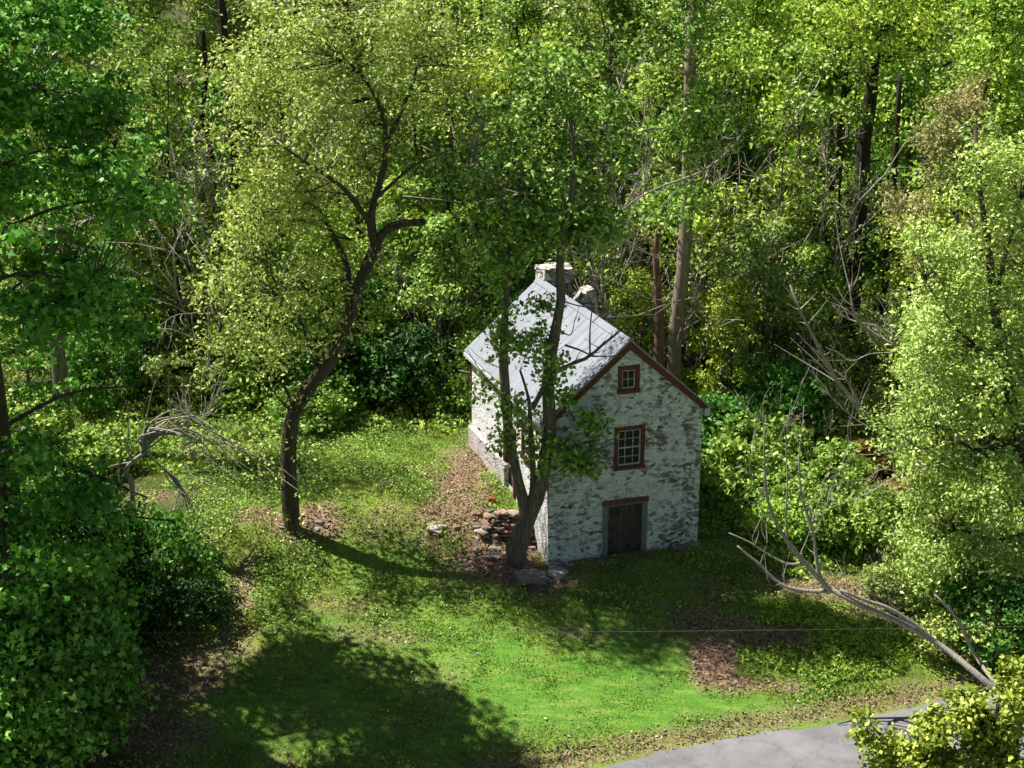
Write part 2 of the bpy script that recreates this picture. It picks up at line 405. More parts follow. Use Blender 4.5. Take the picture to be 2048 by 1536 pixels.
n.links.new(cc, b.inputs['Base Color']); b.inputs['Roughness'].default_value = .9; bump(n, b, a1.outputs[0], .5, .01)
tag(link('road', npmesh('road', v, f, m, True)), kind='structure')
# worn white dashes on the road, following the camber
white = plain('road_paint', (.42, .42, .42), .8, .3, 20)
def roadmark(X0, X1, Y0, wd):
    v = []; xx = np.linspace(X0, X1, 8)
    for X in xx:
        for Y in (Y0-wd/2, Y0+wd/2):
            q = (ROAD_EDGE-Y)/ROAD_W; w = world(X, Y); v.append((w[0], w[1], ROAD_Z+.022+.05*(1-(2*q-1)**2)))
    return npmesh('road_marking', v, [(2*i, 2*i+2, 2*i+3, 2*i+1) for i in range(7)], white)
g = at(1770, 1478, 32.2); gX0, gY0 = local(g[0], g[1])
tag(link('road_marking', roadmark(gX0-.6, gX0+1.3, -9.95, .11)), kind='structure')

# ------------------------------------------------------------------ the stone house
HW, HL, HE, RZ, SL = 4.7, 7.55, 4.41, 6.47, .875
def zroof(X): return RZ-SL*abs(X-HW/2)
def washed(name, worn, white=(.66, .69, .69), shade=(.42, .46, .47)):
    m, n, b, out = nodes(name); co = objco(n)
    dn = noise(n, 1.8, 3, .6, co); wv = n.nodes.new('ShaderNodeVectorMath'); wv.operation = 'MULTIPLY_ADD'
    n.links.new(dn.outputs[1], wv.inputs[0]); wv.inputs[1].default_value = (.3, .3, .2); n.links.new(co, wv.inputs[2])
    mp = n.nodes.new('ShaderNodeMapping'); mp.inputs['Scale'].default_value = (6.2, 6.2, 12.); n.links.new(wv.outputs[0], mp.inputs[0])
    vo = n.nodes.new('ShaderNodeTexVoronoi'); vo.inputs['Scale'].default_value = 1.; n.links.new(mp.outputs[0], vo.inputs['Vector'])
    ve = n.nodes.new('ShaderNodeTexVoronoi'); ve.feature = 'DISTANCE_TO_EDGE'; n.links.new(mp.outputs[0], ve.inputs['Vector']); ve.inputs['Scale'].default_value = 1.
    big = noise(n, .8, 4, .6, co, .5); fine = noise(n, 7, 6, .75, co)
    # exposure of bare stone: the middle of some stones where the wash has worn
    ma = n.nodes.new('ShaderNodeMath'); ma.operation = 'MULTIPLY_ADD'; n.links.new(big.outputs[0], ma.inputs[0]); ma.inputs[1].default_value = 1.2; n.links.new(fine.outputs[0], ma.inputs[2])
    sepc = n.nodes.new('ShaderNodeSeparateColor'); n.links.new(vo.outputs['Color'], sepc.inputs[0])
    mb = n.nodes.new('ShaderNodeMath'); mb.operation = 'MULTIPLY_ADD'; n.links.new(sepc.outputs[0], mb.inputs[0]); mb.inputs[1].default_value = .45; n.links.new(ma.outputs[0], mb.inputs[2])
    msk = ramp(n, [(.0, (0, 0, 0)), (.18, (1, 1, 1))])
    sb = n.nodes.new('ShaderNodeMath'); sb.operation = 'SUBTRACT'; n.links.new(mb.outputs[0], sb.inputs[0]); sb.inputs[1].default_value = worn; n.links.new(sb.outputs[0], msk.inputs[0])
    stone = ramp(n, [(0, (.11, .10, .095)), (.5, (.24, .20, .17)), (1, (.34, .33, .33))], sepc.outputs[1])
    st2 = mix(n, stone.outputs[0], ramp(n, [(.3, (.5, .5, .5)), (.7, (1.4, 1.4, 1.4))], fine.outputs[0]).outputs[0], 1., 'MULTIPLY')
    wn_ = noise(n, 3.2, 5, .7, co); wash = ramp(n, [(.28, shade), (.5, white), (.72, tuple(min(.86, x*1.22) for x in white))], wn_.outputs[0])
    c = mix(n, wash.outputs[0], st2, msk.outputs[0])
    n.links.new(c, b.inputs['Base Color']); b.inputs['Roughness'].default_value = .92; b.inputs['Specular IOR Level'].default_value = .2
    mr = ramp(n, [(0, (0, 0, 0)), (.16, (1, 1, 1))], ve.outputs[0])
    hm = mix(n, mr.outputs[0], fine.outputs[0], .4)
    bump(n, b, hm, .8, .05)
    return m
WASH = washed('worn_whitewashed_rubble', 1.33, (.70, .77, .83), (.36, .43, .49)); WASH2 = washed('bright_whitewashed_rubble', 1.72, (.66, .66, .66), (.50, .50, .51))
RED = plain('dark_red_paint', (.10, .016, .015), .65, .5, 14); WHT = plain('aged_white_paint', (.46, .48, .48), .6, .15, 9)
GLASS = plain('dark_window_glass', (.012, .014, .013), .15, .3, 3, 0, 0)
GLASS2 = plain('dusty_window_glass', (.035, .028, .028), .4, .3, 3, 0, 0)
house = empty('stone_house', world(0, 0)+(0,), 'small whitewashed rubble stone house with pale metal roof and dark red trim', 'house', None, PSI)

def wall(name, u0, u1, v0, v1, openings, frame, mat, gable=False, amp=.03, cell=.085):
    """rubble wall with real openings; frame maps (u, v, out) to house coordinates"""
    us = set(np.round(np.arange(u0, u1, cell), 4)) | {u1} | {x for o in openings for x in o[:2]}
    vs_ = set(np.round(np.arange(v0, v1, cell), 4)) | {v1} | {x for o in openings for x in o[2:]}
    us = sorted(us); vs_ = sorted(vs_); bm = bmesh.new()
    g = [[bm.verts.new((u, v, 0)) for v in vs_] for u in us]
    for i in range(len(us)-1):
        for j in range(len(vs_)-1):
            cu, cv = (us[i]+us[i+1])/2, (vs_[j]+vs_[j+1])/2
            if any(a < cu < b_ and c_ < cv < d_ for a, b_, c_, d_ in openings): continue
            bm.faces.new((g[i][j], g[i+1][j], g[i+1][j+1], g[i][j+1]))
    if gable:
        for sg in (1, -1):
            nrm = Vector((sg*SL, 1, 0)).normalized(); pt = Vector((HW/2, RZ-.02, 0))
            bmesh.ops.bisect_plane(bm, geom=bm.verts[:]+bm.edges[:]+bm.faces[:], plane_co=pt, plane_no=nrm, clear_outer=True)
    bmesh.ops.delete(bm, geom=[v for v in bm.verts if not v.link_faces], context='VERTS')
    for v in bm.verts:
        u, w = v.co.x, v.co.y
        P = Vector(frame(u, w, 0))
        q = Vector((P.x*2.6, P.y*2.6, P.z*5.8)); q += mnoise.noise_vector(P*1.6)*.7
        d = mnoise.voronoi(q)[0]; h = (.5-min(.9, d[0]))*1.1+mnoise.noise(P*6)*.5+mnoise.noise(P*1.1)*.9
        e = min(1, min(u-u0, u1-u)/.12)
        v.co = frame(u, w, max(-.4, h*amp*e))
    for f in bm.faces: f.smooth = True
    me = bpy.data.meshes.new(name); bm.to_mesh(me); bm.free(); me.materials.append(mat)
    return link(name, me, house)
fr_front = lambda u, v, o: (u, -o, v)
fr_left = lambda u, v, o: (-o, HL-u, v)
fr_back = lambda u, v, o: (HW-u, HL+o, v)
fr_right = lambda u, v, o: (HW+o, u, v)
DOOR = (1.69, 3.03, -.1, 1.72); W1 = (2.0, 2.88, 2.68, 3.92); W2 = (2.06, 2.67, 4.98, 5.73)
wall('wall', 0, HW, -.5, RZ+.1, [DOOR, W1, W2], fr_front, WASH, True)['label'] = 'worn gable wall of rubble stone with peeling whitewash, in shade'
LD = (HL-4.05, HL-3.0, 1.15, 3.1); LW = (HL-2.3, HL-1.6, 2.5, 3.6)
wall('wall', 0, HL, -.5, zroof(0)-.02, [LD, LW], fr_left, WASH2)['label'] = 'brightly sunlit long side wall, whitewashed'
wall('wall', 0, HW, -.5, RZ+.1, [], fr_back, WASH2, True, .02, .2)['label'] = 'rear gable wall'
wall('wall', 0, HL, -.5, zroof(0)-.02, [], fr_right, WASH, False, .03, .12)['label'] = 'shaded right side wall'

# window: casing (red) > sash, pane
def window(o, frame, rows, cols, casing=.082, glass=GLASS):
    u0, u1, v0, v1 = o
    def bx(mb, a, b_, c_, d_, o0, o1):
        p = [frame(a, c_, o0), frame(b_, d_, o1)]
        lo = [min(p[0][i], p[1][i]) for i in range(3)]; hi = [max(p[0][i], p[1][i]) for i in range(3)]
        mb.box(lo[0], hi[0], lo[1], hi[1], lo[2], hi[2])
    c = casing; mb = MB()
    bx(mb, u0-.02, u1+.02, v1-c, v1+.03, -.16, .045); bx(mb, u0-.04, u1+.04, v0-.03, v0+c*.9, -.16, .075)
    bx(mb, u0-.02, u0+c, v0+c*.9, v1-c, -.16, .045); bx(mb, u1-c, u1+.02, v0+c*.9, v1-c, -.16, .045)
    win = mb.build('window', RED, house)
    a0, a1, b0, b1 = u0+c, u1-c, v0+c*.9, v1-c; s = MB(); t = .042
    bx(s, a0, a1, b1-t, b1, -.10, -.02); bx(s, a0, a1, b0, b0+t*1.3, -.10, -.02)
    bx(s, a0, a0+t, b0+t*1.3, b1-t, -.10, -.02); bx(s, a1-t, a1, b0+t*1.3, b1-t, -.10, -.02)
    for i in range(1, cols): 
        x = a0+(a1-a0)*i/cols; bx(s, x-.008, x+.008, b0+t*1.3, b1-t, -.085, -.035)
    for j in range(1, rows):
        z = b0+(b1-b0)*j/rows; h = .018 if (rows == 4 and j == 2) else .008; bx(s, a0+t, a1-t, z-h, z+h, -.083, -.033)
    sa = s.build('sash', WHT, win)
    p = MB(); bx(p, a0+.01, a1-.01, b0+.01, b1-.01, -.075, -.06); p.build('pane', glass, win)
    # lit edge of the stone reveal
    return win
for g__ in (GLASS, GLASS2): g__.node_tree.nodes['Principled BSDF'].inputs['Specular IOR Level'].default_value = .12
window(W1, fr_front, 4, 3); window(W2, fr_front, 2, 2, .095, GLASS2); 
wl = window(LW, fr_left, 3, 2, .09)
# cellar door
PLK = plain('weathered_grey_planks', (.06, .052, .044), .85, .7, 5); FRM = plain('greyed_door_frame', (.16, .17, .16), .8, .35, 7)
d = MB(); u0, u1, v0, v1 = DOOR
d.prism([(u0-.02, -.1), (u0+.14, -.1), (u0+.14, v1-.17), (u1-.14, v1-.17), (u1-.14, -.1), (u1+.02, -.1), (u1+.02, v1-.13), (u0-.02, v1-.13)], -.03, .2)
df = d.build('door_frame', FRM, house); df['label'] = 'grey weathered frame round the cellar door'
d = MB(); d.box(u0-.05, u1+.05, -.05, .2, v1-.13, v1+.02); li = d.build('lintel', plain('faded_red_lintel', (.13, .045, .035), .7, .4, 8), df)
d = MB(); nP = 6; w_ = (u1-u0-.28)/nP
rr = random.Random(4)
for i in range(nP):
    a = u0+.14+i*w_; y = .09+rr.uniform(-.008, .008); d.box(a+.006, a+w_-.006, y, y+.03, -.1+rr.uniform(0, .03), v1-.14)
d.box(u0+.14, u1-.14, .125, .14, .25, .37); d.box(u0+.14, u1-.14, .125, .14, 1.2, 1.32)
do = d.build('door', PLK, house)
h = MB(); h.box(u0+.22, u0+.26, .055, .085, .85, .97, .008); h.build('handle', plain('rusty_iron', (.06, .035, .025), .7, .4, 20), do)
# side door seen between the stems of the tree
def sidebox(mb, a, b_, c_, d_, o0, o1):
    p = [fr_left(a, c_, o0), fr_left(b_, d_, o1)]
    lo = [min(p[0][i], p[1][i]) for i in range(3)]; hi = [max(p[0][i], p[1][i]) for i in range(3)]; mb.box(lo[0], hi[0], lo[1], hi[1], lo[2], hi[2])
d = MB(); sidebox(d, LD[0]-.02, LD[0]+.11, LD[2]-.3, LD[3]-.11, -.16, .05); sidebox(d, LD[1]-.11, LD[1]+.02, LD[2]-.3, LD[3]-.11, -.16, .05); sidebox(d, LD[0]-.02, LD[1]+.02, LD[3]-.11, LD[3]+.03, -.16, .052)
sf = d.build('door_frame', RED, house); sf['label'] = 'dark red frame of the side door'
d = MB()
for i in range(5): sidebox(d, LD[0]+.115+i*.165, LD[0]+.27+i*.165, LD[2]-.3, LD[3]-.12, -.12, -.085+.004*(i % 2))
sd_ = d.build('door', plain('pale_plank_door', (.42, .42, .4), .8, .2, 8), house); sd_['label'] = 'pale plank side door'
# reveal linings and plinth of the side wall
d = MB(); d.prism([(0, 0), (0, 0)], 0, 0) if False else None
d.box(-.13, .02, 3.7, HL+.02, .0, 1.75); pl = d.build('plinth', washed('greyed_plinth', 1.5, (.50, .46, .46), (.33, .30, .30)), house); pl['label'] = 'greyed stone plinth under the rear part of the side wall'
# roof: two slabs with standing seams
def slab(side):
    mb = MB(); o = .20 if side < 0 else .13; xe = -o if side < 0 else HW+o; Y0, Y1 = -.13, HL+.14; th = .045
    xr = HW/2; ze = RZ-SL*(abs(xe-HW/2))+.03; zr = RZ+.03
    mb.prism([(xr, zr), (xe, ze), (xe, ze+th), (xr, zr+th)], Y0, Y1)
    y = Y0+.02; 
    while y < Y1:
        mb.prism([(xr+side*.03, zr+th-.01-.03*SL), (xe-side*.01, ze+th-.01), (xe-side*.01, ze+th+.012), (xr+side*.03, zr+th+.012-.03*SL)], y, y+.02); y += .5
    return mb
m, n, b, out = nodes('pale_metal_roofing'); co = objco(n)
t = noise(n, 2.5, 5, .6, co); mp = n.nodes.new('ShaderNodeMapping'); mp.inputs['Scale'].default_value = (.6, 9, .6); n.links.new(co, mp.inputs[0]); t2 = noise(n, 1.5, 4, .6, mp.outputs[0])
r1 = ramp(n, [(.3, (.215, .235, .28)), (.7, (.285, .305, .35))], t.outputs[0]); r2 = ramp(n, [(.35, (.85, .85, .85)), (.65, (1.08, 1.08, 1.08))], t2.outputs[0])
n.links.new(mix(n, r1.outputs[0], r2.outputs[0], 1., 'MULTIPLY'), b.inputs['Base Color']); b.inputs['Metallic'].default_value = .15; b.inputs['Roughness'].default_value = .5
ROOF = m
rf = slab(-1).build('roof', ROOF, house); rf['label'] = 'pale grey standing seam metal roof slope, sunlit'
r2_ = slab(1).build('roof', ROOF, house); r2_['label'] = 'far roof slope seen only along its edge'
c = MB(); c.prism([(HW/2-.16, RZ+.085-.16*SL), (HW/2, RZ+.085), (HW/2+.16, RZ+.085-.16*SL), (HW/2+.16, RZ+.105-.16*SL), (HW/2, RZ+.115), (HW/2-.16, RZ+.105-.16*SL)], -.14, HL+.15); c.build('ridge_cap', ROOF, rf)
# red rake boards at both gables
for Ya, Yb in ((-.125, -.06), (HL+.06, HL+.13)):
    for sd0 in (-1, 1):
        xe = -.19 if sd0 < 0 else HW+.12; x0 = HW/2; D = .2
        mb = MB(); mb.prism([(x0, RZ+.02), (xe, zroof(xe)+.02), (xe, zroof(xe)+.02-D), (x0, RZ+.02-D-.04)], Ya, Yb)
        rk = mb.build('rake_board', RED, house)
# soffit return at the right eave and gutter board on the left eave
mb = MB(); mb.box(HW+.005, HW+.17, -.16, .1, zroof(HW+.12)-.26, zroof(HW+.12)-.02, .01); mb.build('eave_return', WHT, house)['label'] = 'small white boxed eave end at the right corner'
mb = MB(); mb.box(-.24, -.16, -.1, HL+.1, zroof(-.2)-.10, zroof(-.2)+.02, .01); mb.build('fascia', WHT, house)['label'] = 'white board along the left eave'
mb = MB(); mb.box(-.05, .02, HL-.02, HL+.06, 2.9, zroof(0)-.06); mb.build('corner_board', RED, house)
# rubble chimney with a sloping shoulder
CHM = washed('chimney_rubble', 1.22, (.66, .64, .61), (.30, .26, .24))
def lumpy(mb, amp, cuts=4):
    bmesh.ops.subdivide_edges(mb.bm, edges=mb.bm.edges[:], cuts=cuts, use_grid_fill=True)
    for v in mb.bm.verts:
        v.co += mnoise.noise_vector(v.co*2.3)*amp
    return mb
mb = MB(); mb.box(2.30, 3.25, 7.05, 7.85, 5.0, 6.85); ch = lumpy(mb, .06, 5).build('chimney', CHM, rf); ch['label'] = 'ragged white rubble chimney stump at the rear gable'
mb = MB(); mb.prism([(3.3, 5.0), (3.35, 5.4), (3.85, 6.1), (4.1, 6.15), (4.1, 3.0), (3.5, 3.0)], 7.15, 7.75); lumpy(mb, .03, 2).build('chimney_shoulder', CHM, ch)
mb = MB(); mb.box(2.27, 3.3, 7.02, 7.88, 6.80, 6.95); lumpy(mb, .07, 5).build('chimney_cap', CHM, ch)

# ------------------------------------------------------------------ trees of the foreground and middle ground
def hero(name, label, wood_paths, cen, n_each, sig, size, bark, leaf, seed, base, cat='tree', group=None, twigs=None, lobed=False, wid=.55, flat=.6, wob=.26):
    """a tree built from its own limb paths [(points, r0, r1)], leaf clusters at cen (world coordinates)"""
    rng = np.random.default_rng(seed); base = np.array(base, float); tb = Tubes()
    for pts, r0, r1 in wood_paths:
        c = crv(pts, 16, 0)-base; m = len(c)
        tb.add(c, np.linspace(r0, r1, m)*(1+rng.normal(0, .04, m)), 8 if r0 > .08 else 5, wob if r0 > .05 else 0, rng)
    for a, b_, r in (twigs or []):
        a = np.array(a)-base; b_ = np.array(b_)-base; mid = (a+b_)/2+rng.normal(0, .08, 3)*np.linalg.norm(b_-a)
        tb.add(crv([a, mid, b_], 6), np.linspace(r, .005, 6), 4)
    e = empty(name, base, label, cat, group)
    link('trunk', tb.mesh('trunk', BK[bark]), e)
    if len(cen):
        lv = leaves(rng, np.array(cen)-base, n_each, sig, size, wid, lobed=lobed, flat=flat, out_c=np.mean(cen, 0)-base)
        link('crown', leafmesh('crown', [lv], LM[leaf]), e)
    return e
def P3(y, *pts):
    """polyline through photo pixels at distance y (or per point (px, py, y))"""
    return [at(p[0], p[1], p[2] if len(p) > 2 else y) for p in pts]
def attach(rng, paths, cen, r=.02):
    """twigs joining leaf clusters to the nearest point of the limbs, by way of a bend"""
    allp = np.concatenate([crv(p[0], 20) for p in paths]); out = []
    for c in cen:
        d = np.linalg.norm(allp-c, axis=1)+.6*np.maximum(0, allp[:, 2]-c[2]); j = np.argmin(d); out.append((allp[j], c, r*min(1.6, .5+d[j]*.35)))
    return out
def blob(rng, n, c, rad, shell=.55):
    """cluster centres in an ellipsoid, denser towards its shell"""
    d = rng.normal(0, 1, (n, 3)); d /= np.linalg.norm(d, axis=1, keepdims=True)
    return np.array(c)+d*np.array(rad)*(shell+(1-shell)*rng.random((n, 1)))**.8
rng = np.random.default_rng(11)

# --- leaning tree left of the house, with a sawn-off limb
b0 = ongr(585, 1062); yA = b0[1]
tA = [([at(588, 1085, yA), *P3(yA, (582, 1020), (577, 900), (590, 820), (640, 745), (680, 680), (705, 610), (728, 545), (752, 492))], .25, .175)]
tA[0][0][0] = b0+np.array((0, 0, -.3))
wA = tA+[(P3(yA, (750, 495), (768, 465), (800, 448), (850, 444)), .14, .10),
 (P3(yA, (752, 495), (742, 450), (748, 400), (768, 330), (770, 250), (752, 195), (715, 140), (690, 120)), .13, .035),
 (P3(yA, (765, 300, yA), (800, 230, yA+.6), (830, 150, yA+1), (850, 60, yA+1.2)), .07, .02),
 (P3(yA, (700, 600), (690, 520, yA+1), (640, 420, yA+1.5), (590, 330, yA+2), (560, 240, yA+2)), .10, .03),
 (P3(yA, (742, 450), (690, 380, yA-.8), (620, 330, yA-1.4), (560, 290, yA-1.6)), .09, .02),
 (P3(yA, (748, 400), (830, 330, yA-.5), (900, 300, yA-.8)), .06, .02),
 (P3(yA, (640, 745), (620, 700), (600, 640, yA+.5), (560, 590, yA+1)), .07, .02),
 (P3(yA, (590, 820), (560, 760, yA-.3), (500, 700, yA-.6), (440, 660, yA-.6)), .06, .015),
 (P3(yA, (720, 145), (700, 60, yA+.4), (690, -60, yA+.6)), .05, .02),
 (P3(yA, (590, 830), (560, 800), (545, 780)), .05, .012), (P3(yA, (600, 800), (640, 790), (660, 800)), .03, .008)]
cA = []
for (px, py, dy, rx, rz, n_) in [(600, 120, .6, 2.0, 1.5, 48), (760, 60, .4, 2.0, 1.4, 44), (520, 260, .8, 1.5, 1.5, 38), (650, 260, -.6, 1.7, 1.4, 44), (560, 400, .8, 1.6, 1.3, 44), (480, 470, .8, 1.0, .9, 16),
                                 (650, 400, 1.2, 1.3, 1.2, 26), (830, 170, .2, 1.3, 1.3, 22), (700, 20, 0, 2.6, 1.2, 36), (880, 30, 1, 1.5, 1.2, 20), (620, 560, .8, 1.1, .8, 12), (520, 620, 0, 1.3, .8, 16), (450, 680, -.4, .8, .4, 12), (440, 560, .5, .9, .8, 14), (900, 120, .8, 1.2, 1.1, 18), (560, 700, -.5, 1.1, .6, 14), (500, 150, .8, 1.3, 1.2, 20)]:
    cA += list(blob(rng, n_, at(px, py, yA+dy), (rx, 1.7, rz), .35))
for (px, py) in [(582, 1000), (586, 940), (580, 880), (600, 800), (640, 740), (672, 690), (700, 620), (722, 560), (745, 500), (690, 650)]:
    cA += list(at(px, py, yA)+rng.normal(0, 1, (2, 3))*np.array((.28, .25, .2)))
for k in range(26):
    q = crv(wA[0][0], 30); i = rng.integers(6, len(q)-1); e = q[i]+rng.normal(0, 1, 3)*np.array((.5, .4, .25)); wA.append(([q[i], (q[i]+e)/2+rng.normal(0, .06, 3), e], .016, .005))
hero('leaning_tree', 'dark leaning tree with a sawn off limb and light olive crown, left of the house', wA, cA, 84, .35, .108, 'dark', 'olive', 3, b0, twigs=attach(rng, wA[1:], cA, .022))

# --- forked tree at the left front corner of the house
b0 = ongr(1036, 1128); yB = b0[1]
wB = [([b0+np.array((-.03, 0, -.3)), *P3(yB, (1032, 1100), (1042, 1060), (1054, 1020))], .37, .15),
 (P3(yB, (1040, 1085), (1050, 1030), (1036, 960), (1018, 860), (1008, 740), (1010, 620), (1018, 520, yB+.2), (1030, 440, yB+.4), (1040, 380, yB+.5), (1030, 280, yB+.7)), .19, .055),
 (P3(yB, (1038, 1095), (1060, 1030), (1084, 955), (1098, 860), (1096, 760), (1108, 680), (1122, 600), (1120, 530), (1130, 450, yB-.2), (1150, 350, yB-.3), (1140, 240, yB-.4)), .25, .065),
 (P3(yB, (1050, 1060), (1064, 1000), (1066, 930), (1060, 850), (1058, 800), (1040, 740)), .13, .035),
 (P3(yB, (1066, 815), (1090, 770), (1120, 738), (1170, 718), (1205, 690), (1240, 662), (1262, 640)), .085, .02),
 (P3(yB, (1180, 714), (1180, 660), (1184, 610), (1175, 590)), .03, .008), (P3(yB, (1184, 645), (1200, 630), (1210, 615)), .015, .005),
 (P3(yB, (1130, 690), (1160, 700), (1190, 712), (1240, 712), (1270, 720)), .035, .008),
 (P3(yB, (1100, 790), (1130, 810), (1150, 840), (1165, 860), (1190, 880)), .04, .01),
 (P3(yB, (1112, 655), (1140, 670), (1150, 640), (1160, 610)), .025, .006), (P3(yB, (1120, 600), (1160, 612), (1230, 622), (1262, 624)), .025, .006),
 (P3(yB, (1010, 800), (985, 770), (960, 740), (935, 700)), .03, .008), (P3(yB, (1008, 700), (985, 690), (965, 660)), .025, .006),
 (P3(yB, (1030, 440), (980, 360, yB-.5), (940, 300, yB-.6)), .05, .015), (P3(yB, (1150, 350), (1200, 280, yB+.4), (1230, 200, yB+.6)), .05, .015),
 (P3(yB, (1130, 450), (1180, 400, yB-.6), (1230, 370, yB-.8)), .045, .012), (P3(yB, (1040, 380), (1080, 300, yB+.8), (1090, 200, yB+1)), .05, .015)]
cB = []
for (px, py, dy, rx, rz, n_) in [(1000, 560, 0, .45, .7, 13), (1005, 660, 0, .22, .9, 14), (1060, 690, -.1, .75, .5, 13), (1070, 610, -.2, .5, .25, 5), (1100, 720, -.2, .22, .8, 12), (1035, 820, -.2, .5, .45, 10),
                                 (1090, 900, -.4, .7, .55, 16), (1165, 920, -.3, .65, .35, 15), (1180, 850, -.3, .6, .4, 8), (1130, 800, -.3, .5, .35, 6), (1010, 880, -.2, .3, .4, 5), (965, 790, -.2, .3, .5, 4),
                                 (980, 450, .2, 1.3, .9, 30), (1090, 430, -.2, 1.3, .7, 30), (1190, 440, .3, 1.0, .8, 22), (940, 340, .5, 1.1, .8, 18), (1080, 330, 0, 1.5, .8, 24), (1200, 330, .3, 1.1, .9, 20), (1120, 210, .4, 1.3, .8, 18), (1180, 455, .4, .9, .5, 26), (1100, 465, .6, .8, .3, 18), (1220, 250, .6, 1.3, 1., 22), (1010, 230, .5, 1.2, .9, 20), (1090, 120, .5, 1.4, .9, 20), (1030, 500, .5, .8, .5, 14)]:
    cB += list(blob(rng, n_, at(px, py, yB+dy), (rx, .9 if rz > .45 else .4, rz), .3))
for k in range(44):
    q = crv(wB[1+k % 4][0], 30); i = rng.integers(5, len(q)-2); e = q[i]+np.array((rng.normal(0, .55), rng.normal(0, .45), rng.uniform(0, .7))); wB.append(([q[i], (q[i]+e)/2+rng.normal(0, .07, 3), e], .016, .004))
hero('forked_tree', 'forked dark tree rising from the rubble at the left front corner of the house', wB, cB, 44, .24, .15, 'grey', 'mid', 5, b0, twigs=attach(rng, wB[1:], cB, .014), wid=.6)

# --- straight trunk at the far left
b0 = ongr(130, 893); yC = b0[1]
wC = [([b0+np.array((0, 0, -.3)), *P3(yC, (124, 800), (112, 690), (102, 610), (98, 500), (95, 380), (100, 200), (110, 0))], .30, .14),
      (P3(yC, (96, 420), (150, 330), (200, 260)), .07, .02), (P3(yC, (98, 300), (60, 200), (30, 120)), .07, .02)]
cC = list(blob(rng, 60, at(120, 120, yC), (3, 2, 2.6), .4))+list(blob(rng, 24, at(160, 330, yC), (2, 1.5, 1), .4))
hero('tree', 'straight grey trunked tree standing behind the big maple at the left edge', wC, cC, 60, .42, .16, 'grey', 'mid', 7, b0, twigs=attach(rng, wC, cC))

# --- big dark maple filling the left edge, near the camera
def maple(seed, base, H, rad, nclu, label, keep=None, n_each=34, size=.165, lo=.06):
    r = np.random.default_rng(seed); base = np.array(base, float)
    top = base+np.array((.2, .1, H)); w = [([base+np.array((0, 0, -.4)), base+np.array((.1, .1, H*.35)), base+np.array((-.1, 0, H*.7)), top], .38, .05)]
    tiers = []
    for i in range(46):
        q = lo+.9*(i+r.random())/46; az = i*2.4+r.normal(0, .3); L = rad*math.sqrt(max(.05, 1-((q-.42)/.60)**2))*(.72+.4*r.random())
        s = base+np.array((0, 0, H*q*.92)); d = np.array((math.cos(az), math.sin(az), 0))
        e = s+d*L+np.array((0, 0, L*.28*(q-.15))); m_ = (s+e)/2+np.array((0, 0, .35))
        if keep is not None:
            ex, ey = topx(np.array([e]))
            if abs(ex[0]-170) < 95 and abs(ey[0]-780) < 115: continue
        w.append(([s, m_, e], .09*(1-q*.6), .02)); 
        for k in range(max(3, nclu//9)):
            t = .45+.6*r.random()**.7; p = s*(1-t)+e*t+np.array((0, 0, .3*(1-abs(2*t-1)))); side = np.array((-d[1], d[0], 0))*r.normal(0, .22+.3*t)*L*.55
            c0 = p+side+np.array((0, 0, r.normal(0, .3)))
            tiers += list(c0+r.normal(0, 1, (9, 3))*np.array((.42, .42, .30)))
    tiers = np.array(tiers)
    if keep is not None: tiers = tiers[keep(tiers)]
    return hero('maple_tree', label, w, tiers, n_each, .27, size, 'dark', 'maple', seed+1, base, twigs=attach(r, w[1:], tiers, .016), lobed=True, flat=.35)
def topx(P):
    d = P[:, 1]*CT-(P[:, 2]-CH)*ST; return 1024+FPX*P[:, 0]/d, 768-FPX*(P[:, 1]*ST+(P[:, 2]-CH)*CT)/d
def mkeep(P):
    px, py = topx(P); r = np.random.default_rng(5)
    gap = (((px-170)/95)**2+((py-780)/125)**2 < 1) & (r.random(len(P)) < .93)
    lim = np.interp(py, [0, 300, 500, 650, 860, 960, 1100, 1250, 1400, 1460, 1540], [270, 330, 340, 270, 150, 210, 220, 285, 285, 220, 120])
    return ~gap & ((py < 960) | (r.random(len(P)) < .85)) & (px < lim+r.normal(0, 22, len(P)))
bM = np.array((-12.3, 33.6, T(-12.3, 33.6)))
maple(21, bM, 18.5, 4.9, 50, 'tall dense dark green maple filling the whole left edge of the view', mkeep, n_each=36)
maple(23, np.array((-11.2, 30.6, T(-11.2, 30.6))), 5.0, 2.3, 10, 'low young maple under the big maple in the lower left corner', mkeep, n_each=24)

